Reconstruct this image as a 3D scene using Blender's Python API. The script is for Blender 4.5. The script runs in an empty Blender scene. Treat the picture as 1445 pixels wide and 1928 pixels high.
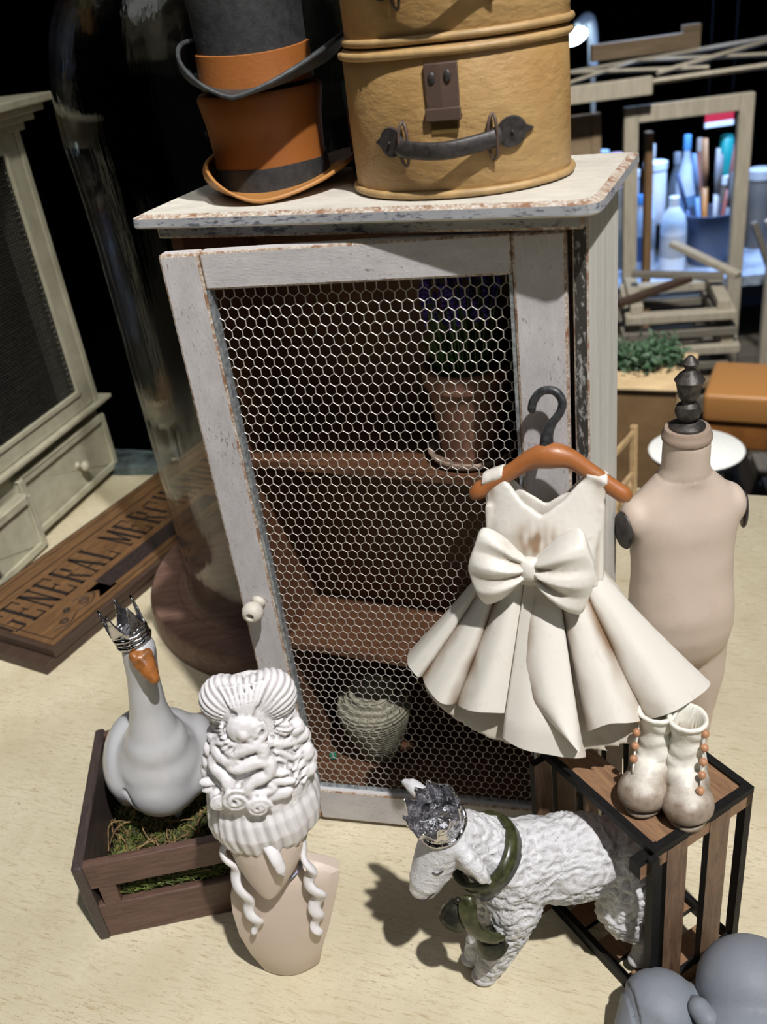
import bpy, math, random
import numpy as np
from mathutils import Vector, Matrix, noise
S = 0.01                       # script lengths are centimetres
R = math.radians
PI = math.pi
scn = bpy.context.scene
col = scn.collection

# ------------------------------------------------------------------ camera
cam_d = bpy.data.cameras.new('camera'); cam = bpy.data.objects.new('camera', cam_d); col.objects.link(cam)
PITCH, ROLL, CH = 0.524, -0.1385, 36.58
fw = Vector((0, math.cos(PITCH), -math.sin(PITCH))); rt0 = Vector((1, 0, 0)); up0 = rt0.cross(fw)
rt = rt0*math.cos(ROLL)+up0*math.sin(ROLL); up = up0*math.cos(ROLL)-rt0*math.sin(ROLL)
M = Matrix((rt, up, -fw)).transposed().to_4x4(); M.translation = Vector((0, 0, CH*S)); cam.matrix_world = M
cam_d.sensor_fit = 'AUTO'; cam_d.sensor_width = 36; cam_d.lens = 1750.0/1928*36
cam_d.clip_start = 0.01; cam_d.clip_end = 50
cam_d.dof.use_dof = True; cam_d.dof.focus_distance = 0.37; cam_d.dof.aperture_fstop = 17
scn.camera = cam

# ------------------------------------------------------------------ light
w = bpy.data.worlds.new('world'); scn.world = w; w.use_nodes = True
w.node_tree.nodes['Background'].inputs[0].default_value = (0.75, 0.85, 1, 1)
w.node_tree.nodes['Background'].inputs[1].default_value = 0.012
def lamp(kind, name, loc, target, energy, color, **kw):
    d = bpy.data.lights.new(name, kind); d.energy = energy; d.color = color
    for k, v in kw.items(): setattr(d, k, v)
    o = bpy.data.objects.new(name, d); col.objects.link(o); o.location = Vector(loc)*S
    o.rotation_euler = (Vector(target)-Vector(loc)).to_track_quat('-Z', 'Y').to_euler(); return o
lamp('SPOT', 'key_spot', (33, -38, 150), (2, 31, 2), 121, (1, 0.972, 0.955), spot_size=R(41), spot_blend=0.85, shadow_soft_size=0.018)
lamp('AREA', 'ceiling_fill', (-60, 10, 190), (0, 40, 5), 3.2, (0.95, 0.97, 1), shape='RECTANGLE', size=0.5, size_y=1.6)
lamp('SPOT', 'dresser_fill', (10, -30, 140), (-30, 70, 14), 52, (1, 0.96, 0.88), spot_size=R(26), spot_blend=0.9, shadow_soft_size=0.04)  # unseen spot added only to brighten the dresser on the left
lamp('AREA', 'front_fill', (60, -120, 120), (0, 40, 5), 2.2, (0.84, 0.91, 1), shape='DISK', size=1.0)
lamp('AREA', 'bench_fill', (92, 226, 34), (91, 244, -30), 8.5, (0.42, 0.62, 1), shape='RECTANGLE', size=0.6, size_y=0.06, spread=R(120))  # unseen bluish area light put in for the bench bottles, not a tube fitting
lamp('SPOT', 'aisle_fill', (30, 70, 140), (58, 150, -30), 190, (1, 0.95, 0.87), spot_size=R(56), spot_blend=0.6, shadow_soft_size=0.06)  # added fill from out of view, lifts the chest, stool and padded bench behind
vs = scn.view_settings; vs.view_transform = 'Standard'; vs.look = 'None'; vs.gamma = 1; vs.exposure = 0.0; vs.use_curve_mapping = False

# ------------------------------------------------------------------ mesh helpers
class MB:
    def __init__(s): s.v = []; s.f = []; s.m = []
    def add(s, V, F, mi=0, T=None):
        n = len(s.v)
        if T is not None: V = [T @ Vector(p) for p in V]
        s.v += [tuple(p) for p in V]; s.f += [tuple(i+n for i in q) for q in F]
        s.m += (list(mi) if isinstance(mi, (list, tuple)) else [mi]*len(F)); return s
    def box(s, c, d, T=None, mi=0, edge=None):
        x, y, z = c; a, b, h = [q/2 for q in d]
        V = [(x+i*a, y+j*b, z+k*h) for k in (-1, 1) for j in (-1, 1) for i in (-1, 1)]
        F = [(0, 2, 3, 1), (4, 5, 7, 6), (0, 1, 5, 4), (2, 6, 7, 3), (0, 4, 6, 2), (1, 3, 7, 5)]
        ml = [mi]*6
        if edge is not None:                       # cut edges of a board: every face but the two largest
            ax = min(range(3), key=lambda i: d[i]); big = {0: (4, 5), 1: (2, 3), 2: (0, 1)}[ax]
            ml = [mi if i in big else edge for i in range(6)]
        return s.add(V, F, ml, T)
    def span(s, a, b, **k):
        return s.box([(p+q)/2 for p, q in zip(a, b)], [abs(q-p) for p, q in zip(a, b)], **k)
    def loft(s, rings, cap=True, closed=True, mi=0, T=None):
        n = len(rings[0]); V = [p for r in rings for p in r]; F = []
        for i in range(len(rings)-1):
            for j in range(n if closed else n-1):
                k = (j+1) % n; F.append((i*n+j, i*n+k, (i+1)*n+k, (i+1)*n+j))
        if cap: F.append(tuple(range(n))[::-1]); F.append(tuple((len(rings)-1)*n+j for j in range(n)))
        return s.add(V, F, mi, T)
    def lathe(s, prof, c=(0, 0, 0), n=40, T=None, mi=0, sx=1, sy=1, cap=True):
        rings = [[(c[0]+r*sx*math.cos(2*PI*j/n), c[1]+r*sy*math.sin(2*PI*j/n), c[2]+z) for j in range(n)] for r, z in prof]
        return s.loft(rings, cap=cap, T=T, mi=mi)
    def tube(s, pts, r, n=8, T=None, mi=0, flat=1.0, closed=False, upv=None):
        P = [Vector(p) for p in pts]; N = len(P); rr = r if isinstance(r, (list, tuple)) else [r]*N
        rings = []; u = None
        for i, p in enumerate(P):
            if closed: d = P[(i+1) % N]-P[i-1]
            else: d = P[min(i+1, N-1)]-P[max(i-1, 0)]
            d = d.normalized() if d.length > 1e-9 else Vector((0, 0, 1))
            if upv is not None: u = Vector(upv)
            elif u is None: u = Vector((0, 0, 1)) if abs(d.z) < .9 else Vector((1, 0, 0))
            u = (u-d*u.dot(d))
            if u.length < 1e-6: u = d.orthogonal()
            u.normalize(); q = d.cross(u)
            rings.append([p+q*(rr[i]*math.cos(2*PI*j/n))+u*(rr[i]*flat*math.sin(2*PI*j/n)) for j in range(n)])
        if closed: rings.append(rings[0]); return s.loft(rings, cap=False, T=T, mi=mi)
        return s.loft(rings, T=T, mi=mi)
    def ball(s, c, r, T=None, mi=0, n=20, m=12, rot=None):
        rx, ry, rz = (r, r, r) if not isinstance(r, (tuple, list)) else r
        V = []; F = []
        V.append(Vector((0, 0, -rz)))
        for i in range(1, m):
            t = -PI/2+PI*i/m
            for j in range(n): V.append(Vector((rx*math.cos(t)*math.cos(2*PI*j/n), ry*math.cos(t)*math.sin(2*PI*j/n), rz*math.sin(t))))
        V.append(Vector((0, 0, rz))); L = len(V)-1
        for j in range(n): F.append((0, 1+(j+1) % n, 1+j)); F.append((L, 1+(m-2)*n+j, 1+(m-2)*n+(j+1) % n))
        for i in range(m-2):
            for j in range(n): k = (j+1) % n; F.append((1+i*n+j, 1+i*n+k, 1+(i+1)*n+k, 1+(i+1)*n+j))
        E3 = rot.to_matrix() if rot is not None else Matrix.Identity(3)
        V = [E3 @ v+Vector(c) for v in V]
        return s.add(V, F, mi, T)
    def cap2(s, p0, r0, p1, r1, n=16, T=None):     # tapered capsule
        p0 = Vector(p0); p1 = Vector(p1); d = p1-p0; L = d.length
        q = (d.normalized() if L > 1e-6 else Vector((0, 0, 1))).to_track_quat('Z', 'Y')
        prof = [(r0*math.cos(t), r0*math.sin(t)) for t in [-PI/2+PI/2*i/6 for i in range(7)]]
        prof = [(max(a, 1e-4), b) for a, b in prof]+[(max(r1*math.cos(t), 1e-4), L+r1*math.sin(t)) for t in [PI/2*i/6 for i in range(7)]]
        rings = [[q @ Vector((r*math.cos(2*PI*j/n), r*math.sin(2*PI*j/n), z))+p0 for j in range(n)] for r, z in prof]
        return s.loft(rings, T=T)
    def chain(s, pts, rr, n=16):
        for i in range(len(pts)-1): s.cap2(pts[i], rr[i], pts[i+1], rr[i+1], n)
        return s
    def prism(s, poly, y0, y1, T=None, mi=0, side=None):  # polygon in x,z extruded along y
        n = len(poly); V = [(x, y0, z) for x, z in poly]+[(x, y1, z) for x, z in poly]
        F = [tuple(range(n)), tuple(range(2*n-1, n-1, -1))]+[(i, i+n, (i+1) % n+n, (i+1) % n) for i in range(n)]
        return s.add(V, F, [mi, mi]+[mi if side is None else side]*n, T)
    def mesh(s, name, mats):
        me = bpy.data.meshes.new(name)
        me.from_pydata([(p[0]*S, p[1]*S, p[2]*S) for p in s.v], [], s.f)
        for m in mats: me.materials.append(m)
        if any(s.m): me.polygons.foreach_set('material_index', s.m)
        me.update(); return me
    def build(s, name, mat, parent=None, bevel=0, seg=2, smooth=False, auto=None, fixn=True, subd=0, wear=None):
        mats = mat if isinstance(mat, (list, tuple)) else [mat]
        me = s.mesh(name, mats); o = bpy.data.objects.new(name, me); col.objects.link(o); o.parent = parent
        import bmesh
        if fixn:
            b = bmesh.new(); b.from_mesh(me); bmesh.ops.remove_doubles(b, verts=b.verts, dist=1e-7)
            bmesh.ops.recalc_face_normals(b, faces=b.faces); b.to_mesh(me); b.free()
        if bevel:
            m = o.modifiers.new('bevel', 'BEVEL'); m.width = bevel*S; m.segments = seg; m.limit_method = 'ANGLE'; m.angle_limit = R(40)
            if wear is not None: me.materials.append(wear); m.material = len(me.materials)-1
        if subd: m = o.modifiers.new('subd', 'SUBSURF'); m.levels = m.render_levels = subd
        if smooth: me.polygons.foreach_set('use_smooth', [True]*len(me.polygons))
        if auto: me.set_sharp_from_angle(angle=R(auto)); 
        return o
def organic(name, mb, mat, parent=None, voxel=.12, smooth=4, disp=None):
    """closed blobs fused into one continuous skin, relaxed, then displaced by disp(p, n) in cm"""
    mats = mat if isinstance(mat, (list, tuple)) else [mat]
    me = mb.mesh(name, mats); o = bpy.data.objects.new(name, me); col.objects.link(o)
    m = o.modifiers.new('r', 'REMESH'); m.mode = 'VOXEL'; m.voxel_size = voxel*S
    if smooth: m = o.modifiers.new('s', 'SMOOTH'); m.factor = .5; m.iterations = smooth
    dg = bpy.context.evaluated_depsgraph_get(); me2 = bpy.data.meshes.new_from_object(o.evaluated_get(dg))
    o.modifiers.clear(); o.data = me2; me2.name = name; bpy.data.meshes.remove(me)
    if not me2.materials:
        for m in mats: me2.materials.append(m)
    if disp:
        N = [v.normal.copy() for v in me2.vertices]
        for v, n in zip(me2.vertices, N):
            p = v.co/S; d = disp(p, n)
            v.co += (n*d if not isinstance(d, Vector) else d)*S
    me2.polygons.foreach_set('use_smooth', [True]*len(me2.polygons)); me2.update()
    o.parent = parent; return o
def tag(o, label=None, cat=None, group=None, kind=None):
    if label: o['label'] = label
    if cat: o['category'] = cat
    if group: o['group'] = group
    if kind: o['kind'] = kind
    return o
def empty(name, loc, rz=0, label=None, cat=None, group=None, rot=None):
    o = bpy.data.objects.new(name, None); col.objects.link(o); o.empty_display_size = .01
    o.location = Vector(loc)*S; o.rotation_euler = rot if rot is not None else (0, 0, rz)
    return tag(o, label, cat, group)
def copy_tree(o, parent=None):
    c = o.copy(); col.objects.link(c); c.parent = parent
    for ch in list(o.children): copy_tree(ch, c)
    return c
def nz(x, y, z, s=1.0): return noise.noise(Vector((x*s, y*s, z*s)))
def lerp(a, b, t): return a+(b-a)*t
def rotz(a, loc=(0, 0, 0)): return Matrix.Translation(loc) @ Matrix.Rotation(a, 4, 'Z')
def smoothpts(pts, k=6):        # Catmull-Rom through points
    P = [Vector(p) for p in pts]; P = [P[0]*2-P[1]]+P+[P[-1]*2-P[-2]]; out = []
    for i in range(1, len(P)-2):
        for j in range(k):
            t = j/k; a, b, c, d = P[i-1:i+3]
            out.append(.5*((2*b)+(c-a)*t+(2*a-5*b+4*c-d)*t*t+(3*b-a-3*c+d)*t**3))
    out.append(P[-2]); return out

# ------------------------------------------------------------------ materials
class NT:
    def __init__(s, name):
        s.m = bpy.data.materials.new(name); s.m.use_nodes = True; s.t = s.m.node_tree
        s.b = s.t.nodes['Principled BSDF']; s.out = s.t.nodes['Material Output']; s.tc = s.t.nodes.new('ShaderNodeTexCoord'); s.maps = {}
    def n(s, typ, **k):
        x = s.t.nodes.new(typ)
        for a, b in k.items(): setattr(x, a, b)
        return x
    def l(s, a, b): s.t.links.new(a, b)
    def vec(s, sc=(1, 1, 1)):
        if sc not in s.maps:
            m = s.n('ShaderNodeMapping'); m.inputs['Scale'].default_value = tuple(100*q for q in sc); s.l(s.tc.outputs['Object'], m.inputs[0]); s.maps[sc] = m.outputs[0]
        return s.maps[sc]
    def noise(s, scale, detail=4, rough=.6, sc=(1, 1, 1), dist=0):
        x = s.n('ShaderNodeTexNoise'); x.inputs['Scale'].default_value = scale; x.inputs['Detail'].default_value = detail
        x.inputs['Roughness'].default_value = rough; x.inputs['Distortion'].default_value = dist; s.l(s.vec(sc), x.inputs['Vector']); return x.outputs[0]
    def ramp(s, fac, a, b, ca=(0, 0, 0, 1), cb=(1, 1, 1, 1)):
        x = s.n('ShaderNodeValToRGB'); x.color_ramp.elements[0].position = a; x.color_ramp.elements[1].position = b
        x.color_ramp.elements[0].color = ca; x.color_ramp.elements[1].color = cb; s.l(fac, x.inputs[0]); return x.outputs[0]
    def mix(s, fac, a, b, mode='MIX'):
        x = s.n('ShaderNodeMix', data_type='RGBA', blend_type=mode)
        for inp, v in ((x.inputs[0], fac), (x.inputs[6], a), (x.inputs[7], b)):
            if isinstance(v, (int, float)): inp.default_value = v
            elif isinstance(v, tuple): inp.default_value = v if len(v) == 4 else (*v, 1)
            else: s.l(v, inp)
        return x.outputs[2]
    def math(s, op, a, b=0.0):
        x = s.n('ShaderNodeMath', operation=op)
        for i, v in enumerate((a, b)):
            if isinstance(v, (int, float)): x.inputs[i].default_value = v
            else: s.l(v, x.inputs[i])
        return x.outputs[0]
    def bump(s, h, strength=.3, dist=.05):
        x = s.n('ShaderNodeBump'); x.inputs['Strength'].default_value = strength; x.inputs['Distance'].default_value = dist*S; s.l(h, x.inputs['Height']); s.l(x.outputs[0], s.b.inputs['Normal'])
    def color(s, c):
        if isinstance(c, tuple): s.b.inputs['Base Color'].default_value = (*c, 1)
        else: s.l(c, s.b.inputs['Base Color'])
def plain(name, c, rough=.6, metal=0, var=.12, vs_=2.0, bump=.15, bs=12, spec=.5, **k):
    t = NT(name); n = t.noise(vs_); d = tuple(q*(1-2*var) for q in c); e = tuple(min(1, q*(1+var)) for q in c)
    t.color(t.mix(t.ramp(n, .3, .7), d, e)); t.b.inputs['Roughness'].default_value = rough; t.b.inputs['Metallic'].default_value = metal
    t.b.inputs['Specular IOR Level'].default_value = spec
    if bump: t.bump(t.noise(bs, 5), bump)
    for a, b in k.items(): t.b.inputs[a].default_value = b
    return t.m
def dirty(name, c, dirt, rough=.55, d0=.52, d1=.44, nscale=1.2, nlo=.55, nhi=.75, bump=.25, bs=9, amt=.8, coat=0):
    """painted resin: dirt held in the hollows and in blotches"""
    t = NT(name); g = t.n('ShaderNodeNewGeometry'); cav = t.ramp(g.outputs['Pointiness'], .455, .497, (1, 1, 1, 1), (0, 0, 0, 1))
    blo = t.ramp(t.noise(nscale, 8, .7), nlo, nhi); f = t.math('MULTIPLY', t.math('MAXIMUM', cav, t.math('MULTIPLY', blo, .6)), amt)
    fine = t.ramp(t.noise(30, 3), .68, .74)
    c2 = t.mix(f, c, dirt); c3 = t.mix(t.math('MULTIPLY', fine, .35), c2, dirt)
    t.color(c3); t.b.inputs['Roughness'].default_value = rough; t.b.inputs['Coat Weight'].default_value = coat
    t.bump(t.noise(bs, 6), bump); return t.m
def chippy(name, paint, under, grain=(1, 1, .12), thr=.60, rough=.65, shade=.8):
    """brushed paint worn through to the wood underneath"""
    t = NT(name); n1 = t.noise(7, 8, .7, grain); n2 = t.noise(.35, 4, .6); fine = t.noise(14, 6, .75, grain)
    w_ = t.ramp(t.math('ADD', t.math('MULTIPLY', n1, .7), t.math('MULTIPLY', n2, .3)), thr, thr+.06)
    p2 = tuple(q*shade for q in paint); base = t.mix(t.ramp(t.noise(1.3, 6, .7, grain), .35, .65), p2, paint)
    base = t.mix(t.ramp(fine, .55, .75), base, tuple(q*.6 for q in paint))
    t.color(t.mix(w_, base, under)); t.b.inputs['Roughness'].default_value = rough; t.bump(t.math('ADD', fine, n1), .35, .04); return t.m
def wood(name, a, b, grain=(1, 1, .1), scale=5, rough=.55, bump=.25):
    t = NT(name); n = t.noise(scale, 8, .65, grain, 1.2); c = t.mix(t.ramp(n, .3, .7), a, b)
    f = t.ramp(t.noise(22, 4, .6, grain), .55, .7); c = t.mix(t.math('MULTIPLY', f, .5), c, tuple(q*.45 for q in a))
    t.color(c); t.b.inputs['Roughness'].default_value = rough; t.bump(n, bump, .04); return t.m

# ================================================================== STRUCTURE
black_wall = plain('dark_wall', (0.006, 0.006, 0.008), .95, var=.2, bump=0, spec=.05)
floor_wood = wood('grey_pallet_wood', (0.10, 0.085, 0.065), (0.20, 0.17, 0.13), (1, .06, 1), 1.2)
room = dict(x0=-190, x1=330, y0=-170, y1=430, z0=-75, z1=235)
def struct(name, mb, mat, **k):
    o = mb.build(name, mat, **k); o['kind'] = 'structure'; return o
struct('floor', MB().span((room['x0']-6, room['y0']-6, -78), (room['x1']+6, room['y1']+6, -75)), plain('concrete_floor', (0.007, 0.007, 0.008), .95, spec=.05))
struct('wall_back', MB().span((room['x0'], room['y1'], -75), (room['x1'], room['y1']+6, 235)), black_wall)
struct('wall_left', MB().span((room['x0']-6, room['y0'], -75), (room['x0'], room['y1'], 235)), black_wall)
struct('wall_right', MB().span((room['x1'], room['y0'], -75), (room['x1']+6, room['y1'], 235)), black_wall)
struct('ceiling', MB().span((room['x0']-6, room['y0']-6, 235), (room['x1']+6, room['y1']+6, 240)), black_wall)

# ================================================================== WORKTOP
def cream_paint():
    t = NT('cream_crackle_paint')
    blot = t.ramp(t.noise(.25, 6, .6), .3, .75)
    c = t.mix(blot, (0.59, 0.52, 0.355), (0.74, 0.67, 0.49))
    st = t.noise(2.6, 9, .75, (.35, 2.2, 1), .6)
    c = t.mix(t.math('MULTIPLY', t.ramp(st, .53, .65), .7), c, (0.44, 0.33, 0.18))
    cr = t.noise(4.5, 7, .8, (.5, 3, 1), 1.0)
    patch = t.ramp(t.noise(.5, 3, .5), .5, .7)
    c = t.mix(t.math('MULTIPLY', t.ramp(cr, .565, .60), t.math('ADD', t.math('MULTIPLY', patch, .6), .35)), c, (0.22, 0.13, 0.06))
    cr2 = t.noise(5, 7, .8, (3.2, .6, 1), 1.0)
    c = t.mix(t.math('MULTIPLY', t.ramp(cr2, .62, .66), .6), c, (0.25, 0.15, 0.07))
    t.color(c); t.b.inputs['Roughness'].default_value = .55
    t.bump(t.math('ADD', t.noise(3, 8, .7, (.6, 2, 1)), t.math('MULTIPLY', cr, -1.0)), .3, .06); return t.m
cream = cream_paint()
tb = empty('worktop_table', (0, 20, -75), R(-24), 'broad cream painted worktop with brown crackle marks under all the miniatures', 'table')
yb = 44.0   # local y of the back edge so that it passes through the seen line
def tl(x, y):  # world->local of the table
    d = Vector((x, y-20, 0)); d.rotate(Matrix.Rotation(-R(-24), 3, 'Z')); return d
BL = tl(-24.6, 81.5); BRr = tl(27.4, 58.4); yb = (BL.y+BRr.y)/2
MB().span((-95, yb-105, 72), (110, yb, 75)).build('tabletop', cream, tb, bevel=.25, seg=3)
for sx in (-88, 103):
    for sy in (yb-98, yb-7): MB().span((sx-3, sy-3, 0), (sx+3, sy+3, 72)).build('leg', cream, tb)

# ================================================================== PAINTED CABINET
O = Vector((7.49, 29.26, 0)); YAW = -0.4528
EX = Vector((math.cos(YAW), math.sin(YAW), 0)); EY = Vector((-math.sin(YAW), math.cos(YAW), 0))
def W(a, b, c): return O+EX*a+EY*b+Vector((0, 0, c))
_t = NT('rubbed_edge'); _w = _t.ramp(_t.noise(1.6, 8, .75), .42, .5)
_t.color(_t.mix(_w, (0.25, 0.13, 0.07), _t.mix(_t.ramp(_t.noise(9, 5), .45, .6), (0.40, 0.30, 0.22), (0.60, 0.57, 0.52)))); _t.b.inputs['Roughness'].default_value = .7; _t.bump(_t.noise(9, 5), .4)
brown_wear = _t.m
white_v = chippy('chipped_white_upright', (0.61, 0.585, 0.59), (0.25, 0.16, 0.12), (1, 1, .4), .565)
white_h = chippy('chipped_white_rail', (0.61, 0.59, 0.59), (0.20, 0.15, 0.13), (.35, 1, 1), .595)
white_t = chippy('worn_white_top', (0.68, 0.65, 0.57), (0.30, 0.18, 0.10), (.4, 1, 1), .63)
white_s = chippy('white_cabinet_side', (0.72, 0.71, 0.66), (0.25, 0.15, 0.09), (1, 1, .1), .70)
grey_rub = chippy('blue_grey_rubbed_edge', (0.40, 0.41, 0.43), (0.09, 0.10, 0.13), (.3, 1, 1), .52)
black_rub = chippy('black_flaking_edge', (0.05, 0.045, 0.04), (0.40, 0.39, 0.38), (1, 1, .35), .52)
inner_w = wood('cabinet_inside_stain', (0.085, 0.036, 0.018), (0.16, 0.072, 0.034), (.15, 1, 1), 4)
cb = empty('display_cabinet', O, YAW, 'tall white distressed cabinet with a chicken wire door standing ajar in the centre', 'cabinet')
# top board with rounded front corners
def slab_poly(x0, x1, y0, y1, r):
    P = [(x0, y1), (x0, y0+r*.5)]
    P += [(x0+r*.5-r*.5*math.cos(t), y0+r*.5-r*.5*math.sin(t)) for t in (R(30), R(60))]
    P += [(x0+r*.5, y0), (x1-r, y0), (x1-r*.45, y0+r*.12), (x1-r*.12, y0+r*.45), (x1, y0+r), (x1, y1)]
    return P
pl = slab_poly(-16.2, .75, -1.45, 6.0, .7)
mb = MB(); n = len(pl)
rings = []
for z, ins in ((29.55, .06), (29.62, 0), (29.90, .02), (30.0, .30)):
    rings.append([(x+(ins if x < -8 else -ins), y+(ins if y < 2 else -ins), z) for x, y in pl])
mb.loft(rings); 
mb.m = [0]*len(mb.f)
for i, f in enumerate(mb.f):
    zc = sum(mb.v[k][2] for k in f)/len(f)
    if 29.6 < zc < 29.93: mb.m[i] = 1
    elif 29.93 <= zc < 29.99: mb.m[i] = 2
top = mb.build('top_board', [white_t, grey_rub, brown_wear], cb, fixn=True)
MB().span((-15.7, -.62, 28.97), (.1, 0, 29.55)).build('top_rail', grey_rub, cb, bevel=.1, wear=brown_wear)
MB().span((-15.6, 0, 0), (-15.1, 5.6, 29.55)).build('side_panel', [inner_w], cb)
mb = MB().span((-.42, .04, 0), (.1, 5.6, 29.55)); mb.m = [0]*6
for i, f in enumerate(mb.f):
    c = [sum(mb.v[k][q] for k in f)/4 for q in range(3)]
    if c[0] > .05: mb.m[i] = 1
    elif c[1] < .1: mb.m[i] = 2
sp = mb.build('side_panel', [inner_w, white_s, black_rub], cb, bevel=.06, wear=brown_wear); sp['label'] = 'white outer side with a black flaking front edge'
MB().span((-15.1, 5.1, 0), (-.42, 5.55, 29.55)).build('back_panel', inner_w, cb)
MB().span((-15.1, .2, 0), (-.42, 5.1, .55)).build('bottom_board', inner_w, cb)
for z, y in ((18.9, 1.1), (8.9, .95)): MB().span((-15.1, y, z-.42), (-.42, 5.1, z)).build('shelf', inner_w, cb, bevel=.04)
# door
door = MB().span((-14.84, 0, .3), (-13.27, .62, 28.85))
door.span((-2.34, 0, .3), (-.56, .62, 28.85))
dV = door.build('door', [white_v], cb, bevel=.11, wear=brown_wear)
dV.rotation_euler = (0, 0, .157)
for za, zb in ((27.5, 28.85), (.3, 2.25)): MB().span((-13.27, .012, za), (-2.34, .61, zb)).build('rail', white_h, dV, bevel=.08, wear=brown_wear)
tin = plain('dull_tin', (0.45, 0.49, 0.52), .45, .6, var=.3, vs_=5)
mbs = MB()
for a, b in (((-13.27, .05, 2.25), (-13.15, .5, 27.5)), ((-2.46, .05, 2.25), (-2.34, .5, 27.5)), ((-13.27, .3, 2.25), (-2.34, .5, 2.33)), ((-13.27, .3, 27.42), (-2.34, .5, 27.5))): mbs.span(a, b)
o = mbs.build('wire_surround', tin, dV)
# hexagonal chicken wire
wire = NT('galvanised_wire'); wire.color((0.47, 0.44, 0.39)); wire.b.inputs['Metallic'].default_value = .35; wire.b.inputs['Roughness'].default_value = .45; wire = wire.m
hp, vp = .408, .388; x0, x1, z0, z1 = -13.2, -2.42, 2.3, 27.46
mbw = MB(); cols_ = int((x1-x0)/hp)+2; rows = int((z1-z0)/vp)+2
rnd = random.Random(4)
jit = {}
def J(p):
    k = (round(p[0], 2), round(p[1], 2))
    if k not in jit: jit[k] = (rnd.uniform(-.012, .012), rnd.uniform(-.012, .012))
    return (p[0]+jit[k][0], .42, p[1]+jit[k][1])
s1 = vp*.63; s2 = vp-s1
def seg(a, b, r):
    if not (x0-.02 <= (a[0]+b[0])/2 <= x1+.02 and z0 <= (a[1]+b[1])/2 <= z1): return
    A, B = Vector(J(a)), Vector(J(b)); d = (B-A).normalized(); q = d.cross(Vector((0, 1, 0))).normalized()*r; k = Vector((0, r, 0))
    V = [A+q, A-k, A-q, A+k, B+q, B-k, B-q, B+k]
    mbw.add(V, [(0, 1, 5, 4), (1, 2, 6, 5), (2, 3, 7, 6), (3, 0, 4, 7)])
for j in range(rows):
    for i in range(cols_):
        x = x0+(i+(.5 if j % 2 else 0))*hp; z = z0+j*vp
        seg((x, z), (x, z+s1), .025)
        seg((x, z+s1), (x+hp/2, z+vp), .018); seg((x, z+s1), (x-hp/2, z+vp), .018)
mbw.build('chicken_wire', wire, dV, fixn=False)
# knob
kn = MB().lathe([(.02, -.02), (.30, 0), (.34, .05), (.22, .14), (.20, .32), (.34, .42), (.46, .62), (.47, .82), (.38, 1.02), (.22, 1.12), (.16, 1.12), (.12, .95), (.001, .94)], n=28, T=Matrix.Translation((-14.02, .02, 13.7)) @ Matrix.Rotation(R(90), 4, 'X'))
knob_m = dirty('cream_knob_paint', (0.62, 0.58, 0.50), (0.26, 0.19, 0.12))
kn.build('knob', knob_m, dV, smooth=True)

# ------------------------------------------------------------------ inside the cabinet
terra = dirty('dusty_terracotta', (0.27, 0.135, 0.085), (0.12, 0.07, 0.05), .8, nscale=2)
P = W(-5.35, 3.05, 18.9)
pot = empty('potted_lavender', P, .3, 'terracotta flower pot of purple lavender on the upper shelf behind the wire', 'potted plant')
MB().lathe([(.01, 0), (1.45, 0), (1.72, .12), (1.86, .42), (1.74, .44), (1.55, .2), (.01, .18)]).build('saucer', dirty('chalky_saucer', (0.33, 0.24, 0.18), (0.16, 0.09, 0.06), nscale=3), pot, smooth=True)
MB().lathe([(.01, .2), (1.22, .2), (1.58, 3.25), (1.60, 3.3), (1.74, 3.34), (1.80, 4.05), (1.66, 4.1), (1.55, 3.6), (.01, 3.5)]).build('flower_pot', terra, pot, smooth=True, auto=35)
rn = random.Random(7); g = MB(); fl = MB()
for i in range(260):
    a = rn.uniform(0, 2*PI); r = rn.uniform(0, 1.35); h = rn.uniform(.7, 1.9) if i < 190 else rn.uniform(2.6, 4.6); o_ = rn.uniform(.2, 1.0)
    p0 = Vector((r*math.cos(a)*.8, r*math.sin(a)*.8, 3.5)); p2 = p0+Vector((math.cos(a)*o_, math.sin(a)*o_*.7, h)); p1 = (p0+p2)/2+Vector((0, 0, .25))
    p2.y = max(-1.75, min(1.6, p2.y))
    g.tube([p0, p1, p2], [.035, .03, .008], 4)
    if i >= 190:
        for k in range(5): fl.ball(p2+Vector((rn.uniform(-.04, .04), rn.uniform(-.04, .04), k*.17-.3)), .10, n=6, m=4)
g.build('foliage', plain('lavender_green', (0.10, 0.22, 0.05), .6, var=.4, vs_=6, bump=0), pot)
fl.build('blossoms', plain('lavender_purple', (0.07, 0.04, 0.30), .7, bump=0), pot)
tv = NT('grey_green_wicker'); wv = tv.n('ShaderNodeTexWave', wave_type='BANDS', bands_direction='Z'); wv.inputs['Scale'].default_value = 1.6; wv.inputs['Distortion'].default_value = 3; wv.inputs['Detail'].default_value = 3; tv.l(tv.vec((1, 1, 1)), wv.inputs[0])
tv.color(tv.mix(wv.outputs[0], (0.17, 0.16, 0.11), (0.42, 0.40, 0.30))); tv.b.inputs['Roughness'].default_value = .8; tv.bump(wv.outputs[0], .6, .1)
vz_ = MB().lathe([(.01, 0), (.85, 0), (1.0, .1), (1.35, 1.2), (1.8, 2.6), (1.98, 3.3), (1.85, 3.8), (1.3, 4.1), (1.12, 4.2), (1.2, 4.42), (1.0, 4.45), (.95, 4.1), (.01, 4.0)]).build('round_vase', tv.m, None, smooth=True)
vz_.location = W(-11.75, 2.75, .55)*S; tag(vz_, 'grey green woven looking round vase on the cabinet floor behind the wire', 'vase')
bd = MB().ball((0, 0, .22), (.22, .22, .22)).build('green_bead', plain('green_glaze', (0.05, 0.25, 0.17), .2, bump=0), None, smooth=True)
bd.location = W(-14.1, 1.6, .55)*S; tag(bd, 'tiny green bead on the cabinet floor left of the woven vase', 'bead')

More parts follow.
